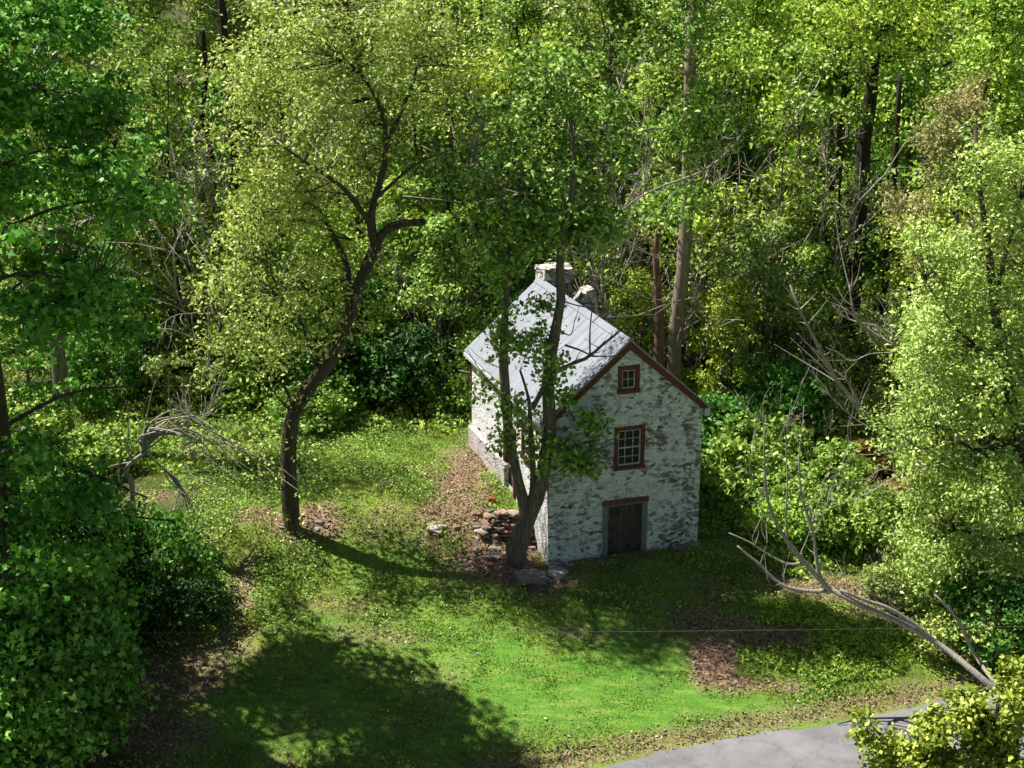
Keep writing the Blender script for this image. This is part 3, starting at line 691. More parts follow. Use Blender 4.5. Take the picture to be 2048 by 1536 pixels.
# --- right hand tree with fine pale leaves
b0 = np.array((14.6, 38., T(14.6, 38.))); yJ = b0[1]
wJ = [([b0+np.array((0, 0, -.3)), *P3(yJ, (2110, 1250), (2080, 1050), (2040, 880), (2010, 740), (1990, 620), (1975, 480), (1960, 380), (1950, 250))], .24, .05),
      (P3(yJ, (2010, 740), (1960, 700), (1900, 640), (1850, 560)), .07, .015), (P3(yJ, (2040, 880), (1960, 900), (1900, 880), (1840, 900)), .07, .015),
      (P3(yJ, (1990, 600), (2020, 480), (2040, 400)), .07, .02), (P3(yJ, (2080, 1060), (1990, 1080), (1920, 1060), (1880, 1080)), .06, .015), (P3(yJ, (2090, 1180), (2000, 1250), (1930, 1280)), .06, .015)]
cJ = []
for (px, py, dy, rx, rz, n_) in [(1960, 480, 0, 1.5, 1.8, 42), (1900, 640, .3, 1.2, 1.2, 32), (1990, 760, -.5, 1.4, 1.6, 38), (1870, 830, .2, 1.0, .9, 26), (1960, 980, -.2, 1.5, 1.4, 40), (1900, 1130, .2, 1.1, .8, 22), (2010, 1200, 0, 1.2, 1.4, 30), (2040, 350, 0, 1.2, 1.2, 20),
                                 (1830, 720, .5, .8, .8, 18), (1800, 880, .5, .8, .8, 18), (1880, 990, .2, 1.2, .9, 26), (1990, 1110, -.3, 1.3, 1.1, 30), (1930, 1230, -.6, 1.4, .8, 40), (1850, 1100, -.6, .9, .8, 26), (1990, 960, -.8, 1., 1., 26), (1860, 1180, .3, .8, .5, 10), (2030, 620, .2, 1.2, 1.2, 24), (1980, 300, .2, 1.3, .9, 14), (1850, 480, .4, .7, .6, 9)]:
    cJ += list(blob(rng, n_, at(px, py, yJ+dy), (rx, 1.3, rz), .3))
hero('tree', 'pale yellow green fine leaved tree covering the right edge of the view', wJ, cJ, 124, .26, .112, 'dark', 'willow', 31, b0, twigs=attach(rng, wJ, cJ, .018), wid=.5)

# --- bright small tree in the lower right corner, across the road
b0 = np.array((9.2, 26.6, T(9.2, 26.6))); yK = 26.6
wK = [([b0+np.array((0, 0, -.3)), *P3(yK, (2030, 1700), (2010, 1560), (1990, 1450))], .10, .03), (P3(yK, (2010, 1600), (1900, 1560), (1800, 1500), (1730, 1440)), .04, .01), (P3(yK, (2020, 1650), (1900, 1620), (1780, 1580)), .04, .01), (P3(yK, (2010, 1560), (2080, 1480)), .04, .01)]
cK = []
for (px, py, dy, rx, rz, n_) in [(1980, 1470, 0, .6, .45, 64), (1870, 1520, .1, .6, .35, 50), (1800, 1500, 0, .4, .3, 20), (1900, 1440, 0, .5, .25, 20), (2030, 1350, .1, .3, .3, 12), (1740, 1480, 0, .28, .25, 9), (1720, 1430, 0, .16, .1, 4), (1800, 1560, 0, .5, .25, 26), (1860, 1460, -.1, .3, .2, 18), (1930, 1400, 0, .35, .2, 22), (2030, 1400, -.2, .3, .3, 26), (1990, 1520, -.3, .6, .3, 40), (1760, 1570, -.2, .3, .2, 14), (2040, 1410, 0, .4, .4, 20), (1930, 1420, 0, .3, .16, 8), (1960, 1600, 0, 1.0, .4, 40), (1760, 1530, 0, .2, .3, 8)]:
    cK += list(blob(rng, n_, at(px, py, yK+dy), (rx, .5, rz), .3))
hero('tree', 'bright yellow green broad leaved sapling overlapping the road in the lower right corner', wK, cK, 56, .13, .10, 'dark', 'fresh', 33, b0, 'sapling', twigs=attach(rng, wK, cK, .01), wid=.7)
# --- fine leaved bush behind it at the road side
b0 = ongr(1930, 1330); yk = b0[1]
wK2 = [([b0+np.array((0, 0, -.1)), *P3(yk, (1920, 1290), (1900, 1220))], .05, .01), ([b0, *P3(yk, (1880, 1290), (1820, 1270))], .04, .01), ([b0, *P3(yk, (1980, 1280), (2020, 1230))], .04, .01)]
cK2 = list(blob(rng, 56, at(1930, 1270, yk), (1.4, .7, .6), .3))
hero('bush', 'loose fine leaved bush at the road side under the leaning dead limbs', wK2, cK2, 60, .22, .11, 'dark', 'willow', 35, b0, 'bush', twigs=attach(rng, wK2, cK2, .01))

# --- leaning half dead tree in the lower right, bare grey limbs
yG = 34.6
b0 = np.array((13.4, 33.2, T(13.4, 33.2)))
wG = [([b0+np.array((0, 0, -.3)), *P3(yG, (2100, 1470, 33.0), (2020, 1405, 33.4), (1950, 1345, 33.8), (1880, 1290), (1790, 1240), (1720, 1210), (1660, 1178))], .125, .08),
 (P3(yG, (2020, 1405, 33.4), (1985, 1360, 33.8), (1950, 1310), (1915, 1240), (1870, 1190)), .08, .04),
 (P3(yG, (1660, 1180), (1600, 1115), (1560, 1060), (1535, 1000), (1530, 950), (1528, 880), (1532, 830)), .095, .012),
 (P3(yG, (1665, 1182), (1610, 1182), (1560, 1168), (1520, 1130), (1495, 1110), (1475, 1092)), .07, .03),
 (P3(yG, (1640, 1160), (1632, 1110), (1625, 1060), (1605, 1000), (1598, 930), (1604, 860), (1608, 810)), .065, .012),
 (P3(yG, (1610, 1125), (1575, 1128), (1535, 1108), (1500, 1085), (1458, 1066)), .045, .02),
 (P3(yG, (1880, 1290), (1830, 1250), (1780, 1218), (1730, 1200), (1680, 1180)), .07, .055),
 (P3(yG, (1575, 1085), (1572, 1030), (1575, 960), (1572, 880), (1580, 820)), .035, .01), (P3(yG, (1530, 1000), (1500, 940), (1510, 890)), .02, .004),
 (P3(yG, (1600, 1110), (1620, 1060), (1626, 1010)), .02, .005), (P3(yG, (1625, 1080), (1650, 1020), (1668, 960), (1690, 930)), .02, .004), (P3(yG, (1545, 1040), (1515, 1010), (1490, 1000)), .016, .004),
 (P3(yG, (1520, 1130), (1535, 1080), (1530, 1050)), .014, .004), (P3(yG, (1530, 930), (1550, 890), (1570, 860)), .012, .003), (P3(yG, (1535, 980), (1525, 960), (1500, 935)), .012, .003)]
r = np.random.default_rng(44)
for k in range(60):
    src = crv(wG[1+r.integers(0, len(wG)-1)][0], 16); i = r.integers(5, len(src)-1); dd = src[i]-src[i-1]; dd /= np.linalg.norm(dd); q = src[i]; L = r.uniform(.3, .9)
    e1 = q+(dd*.6+r.normal(0, .45, 3)+np.array((0, 0, .55)))*L*.6; e2 = e1+(dd*.4+r.normal(0, .3, 3)+np.array((0, 0, .6)))*L*.5; wG.append(([q, e1, e2], .014, .004))
wG = [(p, a*.85, c*.8) for p, a, c in wG]
hero('dead_tree', 'leaning half dead tree with bare grey limbs reaching over the weeds at lower right', wG, [], 0, 0, 0, 'dead', 'willow', 41, b0, 'dead tree', wob=.18)

# --- fallen dead limbs right of the house
def deadfall(name, label, paths, y, seed, bark='dead', cat='dead branch'):
    r = np.random.default_rng(seed); w = []
    for p, a, c in paths:
        a *= .72; c *= .8; pts = P3(y, *p); w.append((pts, a, c)); L = crv(pts, 16)
        for k in range(max(4, int(len(p)*2.6))):                     # side twigs
            i = r.integers(2, len(L)-1); q = L[i]; d = L[i]-L[i-1]; d /= np.linalg.norm(d)+1e-9
            e = q+(d+r.normal(0, .7, 3)+np.array((0, 0, .35)))*(.35+.5*r.random())
            w.append(([q, (q+e)/2+r.normal(0, .05, 3), e], max(.008, a*.28), .004))
    b = np.array(w[0][0][0])
    return hero(name, label, w, [], 0, 0, 0, bark, 'mid', seed, b, cat)
deadfall('fallen_tree', 'long bare fallen trunk slanting down to the right behind the thicket', [([(1930, 1000), (1860, 945), (1800, 900), (1745, 850), (1700, 795), (1660, 740), (1630, 680), (1600, 620), (1580, 570)], .15, .035), ([(1720, 820), (1700, 770), (1670, 740)], .06, .03), ([(1745, 860), (1700, 830), (1640, 770), (1625, 735)], .045, .01)], 41.0, 51)
deadfall('fallen_tree', 'pale forked dead limb leaning in the thicket, above the long fallen trunk', [([(1860, 745), (1800, 700), (1750, 670), (1715, 640), (1703, 600), (1700, 570)], .11, .03), ([(1870, 725), (1810, 690), (1760, 655), (1700, 640), (1665, 610)], .05, .015), ([(1790, 705), (1740, 708), (1700, 722), (1660, 690)], .03, .01)], 42.0, 52)
deadfall('fallen_branch', 'curved bare branch low in the thicket under the long fallen trunk', [([(1900, 925), (1840, 940), (1790, 955), (1740, 985), (1700, 1000)], .05, .015), ([(1800, 945), (1760, 940), (1720, 975)], .03, .01)], 39.8, 53)
deadfall('fallen_branch', 'long pale bare branch arching down in front of the brown trunks behind the house', [([(1500, 240), (1460, 300), (1400, 345), (1330, 370), (1270, 400), (1220, 440), (1190, 460)], .06, .03), ([(1230, 470), (1270, 490), (1310, 515), (1345, 520)], .045, .015), ([(1380, 355), (1300, 430), (1240, 450)], .03, .01)], 47., 54)
deadfall('fallen_branch', 'tangle of grey twigs hanging between the forked tree and the brown trunks', [([(1260, 120), (1230, 200), (1200, 280), (1160, 270)], .05, .02), ([(1330, 255), (1280, 262), (1240, 290), (1180, 300)], .03, .01), ([(1240, 560), (1270, 480), (1250, 420), (1290, 350)], .025, .01), ([(1200, 120), (1250, 150), (1300, 100)], .02, .006)], 46.5, 55)
deadfall('fallen_branch', 'grey twiggy branch high on the left between the maple and the olive crown', [([(300, 100), (340, 150), (380, 165), (430, 140)], .04, .012), ([(430, 190), (460, 180), (500, 215)], .03, .01), ([(455, 260), (452, 200), (470, 150)], .06, .03)], 50., 56)
deadfall('dead_tree', 'short broken pale snag beside the olive crown above the clearing', [([(427, 412), (420, 395), (414, 380)], .10, .05)], 52., 57, 'pale', 'snag')

# --- drooping small tree left of the leaning tree
b0 = ongr(272, 1075); yF = b0[1]
wF = [([b0+np.array((0, 0, -.2)), *P3(yF, (266, 1020), (262, 960), (250, 945), (262, 925), (290, 905))], .10, .05)]
r = np.random.default_rng(61)
for k in range(16):
    x1 = 400+r.random()*210; y1 = 860+r.random()*110
    wF.append((P3(yF, (288+r.normal(0, 5), 905), (302+r.normal(0, 10), 885-r.random()*45), (350+r.random()*50, 850+r.uniform(-28, 30), yF+r.normal(0, .7)), (x1-70, y1-35, yF+r.normal(0, .7)), (x1, y1+14, yF+r.normal(0, .9))), .034, .007))
for k in range(15):
    x1 = 330+r.random()*100; y1 = 1010+r.random()*95
    wF.append((P3(yF, (292, 906), (325, 935), (350+r.normal(0, 8), 965), ((350+x1)/2+8, (965+y1)/2, yF-r.random()*.5), (x1, y1, yF-r.random()*.8)), .03, .007))
for p in [[(290, 905), (288, 870), (300, 800), (312, 760)], [(262, 930), (255, 890), (258, 840), (252, 800)], [(250, 945), (238, 965), (240, 905), (245, 890)], [(300, 880), (340, 840), (338, 790), (336, 750)], [(262, 925), (230, 930), (215, 935)]]:
    wF.append((P3(yF, *p), .03, .008))
cF = []
for k in range(34):
    w_ = wF[1+k % 31][0]; cF.append(np.array(w_[-1])+r.normal(0, .12, 3)); 
    if k % 2: cF.append((np.array(w_[-1])+np.array(w_[-2]))/2)
hero('drooping_tree', 'small nearly bare drooping tree with arching twigs, left of the leaning tree', wF, cF, 8, .16, .09, 'dead', 'mid', 62, b0, 'small tree')

# --- old trunks behind the house
def pole(name, label, pts, y, r0, r1, bark, cenl=(), leaf='mid', seed=1, tw=True):
    w = [([*P3(y, *pts)], r0, r1)]; rg = np.random.default_rng(seed); q = w[0][0]
    g = np.array(q[0]); g[2] = T(g[0], g[1])-.3
    if q[0][2] > g[2]+.3: w[0][0].insert(0, g)
    cc = []
    for (px, py, rx, rz, n_) in cenl: cc += list(blob(rg, n_, at(px, py, y-1.1), (rx, 1.2, rz), .3))
    L = crv(w[0][0], 20)
    for k in range(9 if tw else 3):
        i = rg.integers(7, len(L)-1); e = L[i]+np.array((rg.normal(0, .8), rg.normal(0, .5), .25+rg.random()*.5))
        w.append(([L[i], (L[i]+e)/2+rg.normal(0, .08, 3), e], .03, .006))
    return hero(name, label, w, cc, 60, .38, .17, bark, leaf, seed, w[0][0][0], twigs=attach(rg, w[:1], cc, .02) if cc else None)
pole('dead_tree', 'reddish rotten broken trunk behind the right side of the roof', [(1318, 690), (1316, 600), (1312, 500), (1318, 455)], 48.8, .22, .08, 'red', [(1325, 430, .9, .4, 14)], seed=71)
pole('tree', 'pale brown thick trunk behind the house ridge, right of the rotten trunk', [(1348, 745), (1352, 660), (1366, 540), (1374, 430), (1378, 300), (1380, 150), (1384, -20)], 49.6, .27, .20, 'pale', [(1400, 60, 2.4, 1.6, 30), (1330, -20, 2, 1.3, 14), (1385, 250, 1.2, 1.5, 44), (1375, 380, .8, .5, 12)], 'mid', 72)
pole('tree', 'thick dark trunk, half sunlit at the top, in the gap at the upper right', [(1705, 580), (1716, 480), (1722, 380), (1730, 280), (1742, 180), (1752, 60), (1760, -40)], 55., .33, .22, 'black', [(1800, 60, 3, 1.5, 42), (1690, 20, 2., 1.2, 22)], 'lime', 73)
pole('tree', 'slim dark trunk just right of the thick dark trunk', [(1770, 560), (1782, 420), (1792, 300), (1800, 150)], 57., .16, .10, 'black', [], 'mid', 74)
pole('tree', 'slim leaning trunk right of the gable, below the brown trunks', [(1440, 830), (1448, 760), (1470, 690), (1500, 600), (1530, 540)], 49.5, .15, .06, 'mossy', [], 'mid', 75)
pole('tree', 'dark slender trunk left of the chimney', [(1016, 590), (1022, 500), (1040, 400), (1050, 340)], 52., .15, .09, 'black', [(1060, 260, 1.6, 1.3, 20)], 'mid', 76)
pole('tree', 'thin dark trunk in the shade between the maple and the olive crown', [(470, 290), (455, 160), (448, 60), (440, -30)], 56., .2, .14, 'black', [], 'mid', 77)
pole('tree', 'dark thin crooked trunk beside the deep shade left of the olive crown', [(425, 330), (405, 240), (412, 150), (405, 60)], 57., .12, .08, 'black', [], 'mid', 78)
pole('tree', 'thin bent dark trunk at the top above the forked tree', [(945, 330), (968, 290), (960, 240), (930, 195), (905, 150)], 53., .10, .05, 'grey', [(960, 160, 1.4, 1.1, 18)], 'lime', 79)
pole('tree', 'forked slim trunk right of the chimney, leaves around its top', [(1425, 270), (1422, 220), (1445, 190), (1470, 160)], 52., .1, .05, 'black', [(1470, 120, 1.3, .9, 16)], 'lime', 80)

# ------------------------------------------------------------------ the wood on the slope behind
KIND = {'mid': 'mid green', 'lime': 'bright lime green', 'sage': 'dull sage green', 'deep': 'deep green', 'olive': 'light olive', 'shaded_ivy': 'very dark green', 'tan': 'tan leaved', 'willow': 'pale yellow green', 'autumn': 'rusty yellow'}
VAR = {}
def variant(i, **k): VAR[i] = tree_meshes(**k)
common = dict(nprim=24, sec=6, leafs=52, sig=.31, lsize=.165)
for mt, bk, sd_ in (('mid', 'dark', 101), ('mid', 'grey', 102), ('lime', 'dark', 103), ('lime', 'black', 104), ('sage', 'grey', 105), ('olive', 'dark', 106), ('deep', 'black', 107), ('tan', 'grey', 108)):
    variant((mt, sd_ % 2), seed=sd_, H=15, r=.2, first=.22 if sd_ % 3 else .35, spread=3.7, mat=mt, bark=bk, gap=.35, lean=(random.Random(sd_).uniform(-.05, .05), 0), **common)
BINS = [(60, 'behind the maple at the left edge'), (250, 'showing just right of the big maple'), (420, 'left of the olive crown'), (640, 'behind the olive crown'), (850, 'just left of the forked tree'),
        (1010, 'behind the forked tree'), (1190, 'right behind the chimney'), (1330, 'behind the brown trunks'), (1480, 'right of the brown trunks'), (1640, 'left of the thick dark trunk'), (1800, 'right of the thick dark trunk'), (1970, 'behind the right edge tree')]
ROWS = [(60, 'in the front rank'), (70, 'in the middle rank'), (83, 'in the back rank')]
PLAN = [[('mid', 1), ('mid', 0), None, ('sage', 1), ('mid', 0), ('mid', 1), ('sage', 1), ('mid', 0), ('lime', 1), ('lime', 0), None, ('lime', 1)],
        [('mid', 0), ('sage', 1), ('sage', 1), ('olive', 0), ('lime', 1), ('mid', 0), ('lime', 0), ('mid', 1), ('lime', 0), ('mid', 0), ('lime', 0), ('lime', 1)],
        [('sage', 1), ('mid', 1), ('olive', 0), ('sage', 1), ('mid', 0), ('lime', 1), ('mid', 0), ('lime', 0), ('sage', 1), ('lime', 1), ('mid', 1), ('lime', 0)]]
R = random.Random(77)
for ri, (yy, rt) in enumerate(ROWS):
    for bi, (px, bt) in enumerate(BINS):
        pl_ = PLAN[ri][bi]
        if not pl_: continue
        y = yy+R.uniform(-2.5, 2.5); g = at(px+R.uniform(-40, 40), 300, y)
        wd, cr = VAR[pl_]; s_ = R.uniform(.85, 1.1)
        place_tree('tree', wd, cr, (g[0], y, T(g[0], y)), R.uniform(0, 6.28), s_, f'{KIND[pl_[0]]} woodland tree {rt}, {bt}', 'tree', 'trees of the wood behind the house')
wd, cr = VAR[('tan', 0)]
g = at(1945, 300, 46.5); place_tree('tree', wd, cr, (g[0], 46.5, T(g[0], 46.5)), 1.0, .62, 'tan leaved small tree between the thick dark trunk and the right edge', 'tree', sz=.80)

# young understory trees
YV = {}
for mt, sd_ in (('mid', 201), ('lime', 202), ('deep', 203), ('sage', 204), ('willow', 205)):
    YV[mt] = tree_meshes(seed=sd_, H=6.5, r=.07, first=.12, nprim=16, spread=2.1, mat=mt, bark='grey' if sd_ % 2 else 'dark', sec=4, leafs=40, sig=.23, lsize=.15, gap=.4, e0=15, e1=70)
SLIM = [tree_meshes(seed=901, H=12, r=.10, first=.15, nprim=22, spread=2.6, mat='mid', bark='black', sec=4, leafs=26, sig=.26, lsize=.17, gap=.5, bare=.6, e0=10, e1=60),
        tree_meshes(seed=902, H=11, r=.085, first=.2, nprim=20, spread=2.4, mat='lime', bark='grey', sec=4, leafs=24, sig=.26, lsize=.17, gap=.5, bare=.7, e0=15, e1=65, lean=(.06, 0)),
        tree_meshes(seed=903, H=10, r=.08, first=.1, nprim=26, spread=2.8, mat='mid', bark='dead', sec=5, leafs=18, sig=.25, lsize=.16, gap=.5, bare=.93, e0=0, e1=60)]
for k, (px, y, i, bt) in enumerate([(900, 52.5, 0, 'left of the forked tree, in front of the wood'), (960, 56, 2, 'between the left stem of the forked tree and the sawn off limb'), (1150, 54, 0, 'just behind the chimney'), (1215, 51, 2, 'right of the chimney, its twigs pale'), (1270, 53, 1, 'between the chimney and the rotten trunk'),
        (1420, 52, 2, 'right of the pale brown trunk, its twigs pale'), (1465, 54.5, 0, 'right of the pale brown trunk, dark'), (1530, 51.5, 1, 'above the slim leaning trunk'), (1585, 54, 0, 'midway between the gable and the thick dark trunk, dark'), (1630, 51.5, 2, 'above the top of the long fallen trunk'), (1680, 54, 0, 'just left of the thick dark trunk'),
        (1830, 52, 0, 'right of the slim dark trunk'), (1900, 50, 1, 'beside the tan leaved tree'), (350, 53, 0, 'in the shade right of the maple, dark'), (500, 55, 1, 'below the olive crown at its left side'), (400, 51, 2, 'right of the maple, its twigs pale'), (1350, 57, 0, 'behind the brown trunks, dark')]):
    g = at(px, 500, y); place_tree('slender_tree', *SLIM[i], (g[0], y, T(g[0], y)), k*1.9, 1., f'slender sparse tree {bt}', 'tree', 'slender trees along the wood edge')
YOUNG = [(330, 690, 53, 'mid', 1.0, 'over the shady bank right of the maple'), (420, 600, 55, 'sage', 1.1, 'left of the leaning trunk, above the bank'), (520, 640, 51, 'mid', 1.15, 'close left of the leaning trunk'), (470, 480, 58, 'deep', 1.0, 'at the foot of the olive crown'),
 (250, 560, 54, 'deep', 1.2, 'in the dark shade beside the maple'), (650, 560, 52.5, 'lime', .95, 'behind the leaning trunk'), (800, 500, 54, 'mid', 1.1, 'behind the sawn off limb'), (880, 560, 51.5, 'mid', 1.0, 'above the deep shade left of the roof'), (950, 480, 55, 'deep', 1.15, 'behind the left stem of the forked tree'),
 (900, 420, 57, 'lime', 1.1, 'right of the sawn off limb'), (1060, 470, 56, 'deep', 1.0, 'just above the chimney'), (1240, 560, 53.5, 'mid', .9, 'right of the chimney shoulder'), (1270, 640, 51, 'lime', .7, 'close above the ridge of the gable'), (1420, 560, 52, 'lime', 1.1, 'right of the pale brown trunk'),
 (1500, 640, 49.5, 'sage', 1.05, 'behind the slim leaning trunk'), (1560, 500, 53, 'mid', 1.2, 'left of the foot of the thick dark trunk'), (1620, 620, 50, 'mid', .9, 'at the top of the long fallen trunk'), (1480, 420, 57, 'deep', 1.2, 'high right of the brown trunks'),
 (1860, 560, 50, 'lime', 1.1, 'right of the foot of the thick dark trunk'), (1800, 680, 47.5, 'sage', .8, 'behind the pale forked dead limb'), (1930, 620, 44, 'willow', 1.1, 'behind the right edge tree, upper one'), (1900, 860, 43.5, 'willow', .9, 'behind the right edge tree, lower one'), (1980, 860, 43, 'mid', 1.0, 'at the right edge in the thicket'),
 (1460, 740, 48.5, 'lime', .75, 'beside the right slope of the gable'), (1300, 420, 58, 'sage', 1.1, 'behind the rotten broken trunk'), (600, 420, 59, 'mid', 1.2, 'under the olive crown'), (120, 560, 56, 'mid', 1.1, 'behind the straight left trunk'), (60, 760, 52, 'mid', .9, 'at the left edge on the bank')]
for px, py, y, mt, s_, bt in YOUNG:
    g = at(px, py, y); wd, cr = YV[mt]
    place_tree('young_tree', wd, cr, (g[0], y, T(g[0], y)), R.uniform(0, 6.28), s_, f'{KIND[mt]} young tree {bt}', 'young tree', 'young trees under the wood')

for bi, (px, bt) in enumerate(BINS):
    for yy, rt, mts in ((65.5, 'in the second rank', ('mid', 'sage', 'lime', 'deep')), (76, 'in the third rank', ('sage', 'mid', 'mid', 'lime')), (89, 'in the last rank', ('mid', 'sage', 'lime', 'mid'))):
        mt = mts[(bi*7+int(yy)) % 4]; g = at(px+R.uniform(-60, 60), 300, yy+R.uniform(-2, 2)); wd, cr = YV[mt]
        place_tree('young_tree', wd, cr, (g[0], g[1], T(g[0], g[1])), R.uniform(0, 6.28), R.uniform(1.2, 1.6), f'{KIND[mt]} understory tree {rt}, {bt}', 'young tree', 'young trees under the wood')
for bi, (px, bt) in enumerate(BINS):
    wd, cr = VAR[[('mid', 1), ('sage', 1), ('lime', 0), ('mid', 0)][bi % 4]]; g = at(px+R.uniform(-60, 60), 200, 97)
    place_tree('tree', wd, cr, (g[0], g[1], T(g[0], g[1])), R.uniform(0, 6.28), R.uniform(1, 1.2), f'{KIND[["mid", "sage", "lime", "mid"][bi % 4]]} woodland tree on the crest, {bt}', 'tree', 'trees of the wood behind the house')

# shrubs
def bush_meshes(seed, rad, h, ncl, n_each, size, mat, sig=.2, stems=9):
    r = np.random.default_rng(seed); tb = Tubes(); cen = blob(r, ncl, (0, 0, h*.5), (rad, rad, h*.52), .55); cen = cen[cen[:, 2] > .1]
    az_ = np.arctan2(cen[:, 1], cen[:, 0])*1.3+20; k_ = .55+.95*fbm(az_, cen[:, 2]*2+30, .9, seed*.07, 2); cen[:, :2] *= k_[:, None]; cen[:, 2] *= .6+.8*fbm(az_+7, az_*0+3, .7, seed*.03, 2)
    cen[:, 2] += .25*h*(fbm(cen[:, 0]+9, cen[:, 1]+9, rad*.6, seed*.1)-.5)
    for k in range(stems):
        e = cen[r.integers(len(cen))]; m_ = e*.5+np.array((0, 0, .2))+r.normal(0, .1, 3); tb.add(crv([(0, 0, -.2), m_, e*1.08], 8), np.linspace(.03, .006, 8), 4)
    lv = leaves(r, cen, n_each, sig, size, .6, up=.7)
    return tb.mesh('stem', BK['grey']), leafmesh('foliage', [lv], LM[mat])
BV = {}
for i, (mt, rad, h) in enumerate([('deep', 1.5, 1.7), ('shaded_ivy', 1.5, 1.9), ('mid', 1.4, 1.5), ('lime', 1.3, 1.1), ('sage', 1.4, 1.5), ('autumn', 1.1, .9)]):
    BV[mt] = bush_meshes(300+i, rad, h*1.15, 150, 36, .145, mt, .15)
BUSH = [(620, 840, 'mid', 1.0, 'behind the leaning trunk at the edge of the clearing'), (690, 800, 'deep', 1.1, 'at the back of the clearing, left one of the dark row'), (760, 790, 'shaded_ivy', 1.2, 'in the deep shade at the back of the clearing'), (840, 780, 'shaded_ivy', 1.2, 'left of the rear corner of the house'), (905, 800, 'mid', .8, 'touching the rear corner of the house'),
 (720, 700, 'deep', 1.4, 'higher up behind the dark row'), (830, 680, 'shaded_ivy', 1.4, 'higher up left of the roof'), (550, 760, 'sage', 1.1, 'left of the leaning trunk at mid height'), (470, 790, 'mid', 1.0, 'on the bank left of the leaning trunk'), (380, 770, 'sage', 1.2, 'above the drooping tree'), (300, 760, 'shaded_ivy', .9, 'above the drooping tree, further left'),
 (210, 800, 'deep', 1.1, 'right of the straight left trunk'), (60, 900, 'mid', 1.2, 'left of the straight left trunk'), (190, 930, 'mid', .9, 'between the straight left trunk and the drooping tree'), (215, 1150, 'shaded_ivy', .9, 'below the fork of the drooping tree'), (340, 1180, 'deep', .9, 'dark, under the hanging twigs of the drooping tree'),
 (120, 1200, 'shaded_ivy', 1.1, 'at the left edge under the maple'), (400, 1235, 'shaded_ivy', .6, 'at the shaded edge of the lawn'), (260, 1250, 'shaded_ivy', .7, 'beside the brown litter at lower left'),
 (1450, 890, 'deep', 1.0, 'behind the right wall of the house'), (1500, 960, 'mid', 1.15, 'right of the shadow of the house'), (1480, 800, 'lime', 1.2, 'right of the eave of the gable'), (1580, 1010, 'mid', 1.0, 'behind the bare upright limbs'), (1570, 880, 'deep', 1.2, 'above the bare upright limbs'),
 (1660, 1000, 'mid', 1.0, 'right of the bare upright limbs'), (1560, 1060, 'lime', .8, 'at the right end of the house shadow'), (1640, 1060, 'mid', .9, 'behind the fork of the leaning dead tree'), (1740, 1080, 'mid', .9, 'above the fork of the leaning dead tree'), (1650, 880, 'sage', 1.1, 'below the middle of the long fallen trunk'), (1710, 930, 'autumn', 1.1, 'among the brown brush right of the house'),
 (1790, 1000, 'autumn', 1.0, 'beside the curved bare branch'), (1620, 760, 'lime', 1.0, 'left of the long fallen trunk'), (1740, 790, 'autumn', .8, 'right of the long fallen trunk'), (1830, 1090, 'sage', 1.1, 'under the right edge tree'), (1900, 1190, 'mid', 1.1, 'behind the roadside bush'), (1990, 1130, 'willow', 1.1, 'at the right edge below the pale tree'), (2000, 1290, 'deep', 1.1, 'in the shade at the right edge'),
 (1780, 1180, 'sage', .6, 'small, right of the dead tree fork'), (1380, 800, 'lime', .9, 'close behind the right eave'), (1240, 620, 'deep', 1.0, 'behind the roof, right of the chimney'), (980, 620, 'deep', 1.1, 'behind the roof, left of the chimney'),
 (1550, 700, 'mid', 1.3, 'midway up the thicket right of the house'), (1900, 960, 'lime', .8, 'at the lower end of the long fallen trunk'), (1960, 1010, 'mid', 1.2, 'at the right edge in mid height')]
BV['willow'] = bush_meshes(309, 1.5, 1.7, 150, 40, .12, 'willow', .16)
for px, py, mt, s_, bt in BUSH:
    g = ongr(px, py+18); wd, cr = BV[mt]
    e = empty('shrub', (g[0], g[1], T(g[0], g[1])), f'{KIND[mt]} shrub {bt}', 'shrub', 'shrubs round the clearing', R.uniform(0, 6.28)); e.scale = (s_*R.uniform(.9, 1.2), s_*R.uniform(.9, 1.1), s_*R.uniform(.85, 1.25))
    link('stem', wd, e); link('foliage', cr, e)

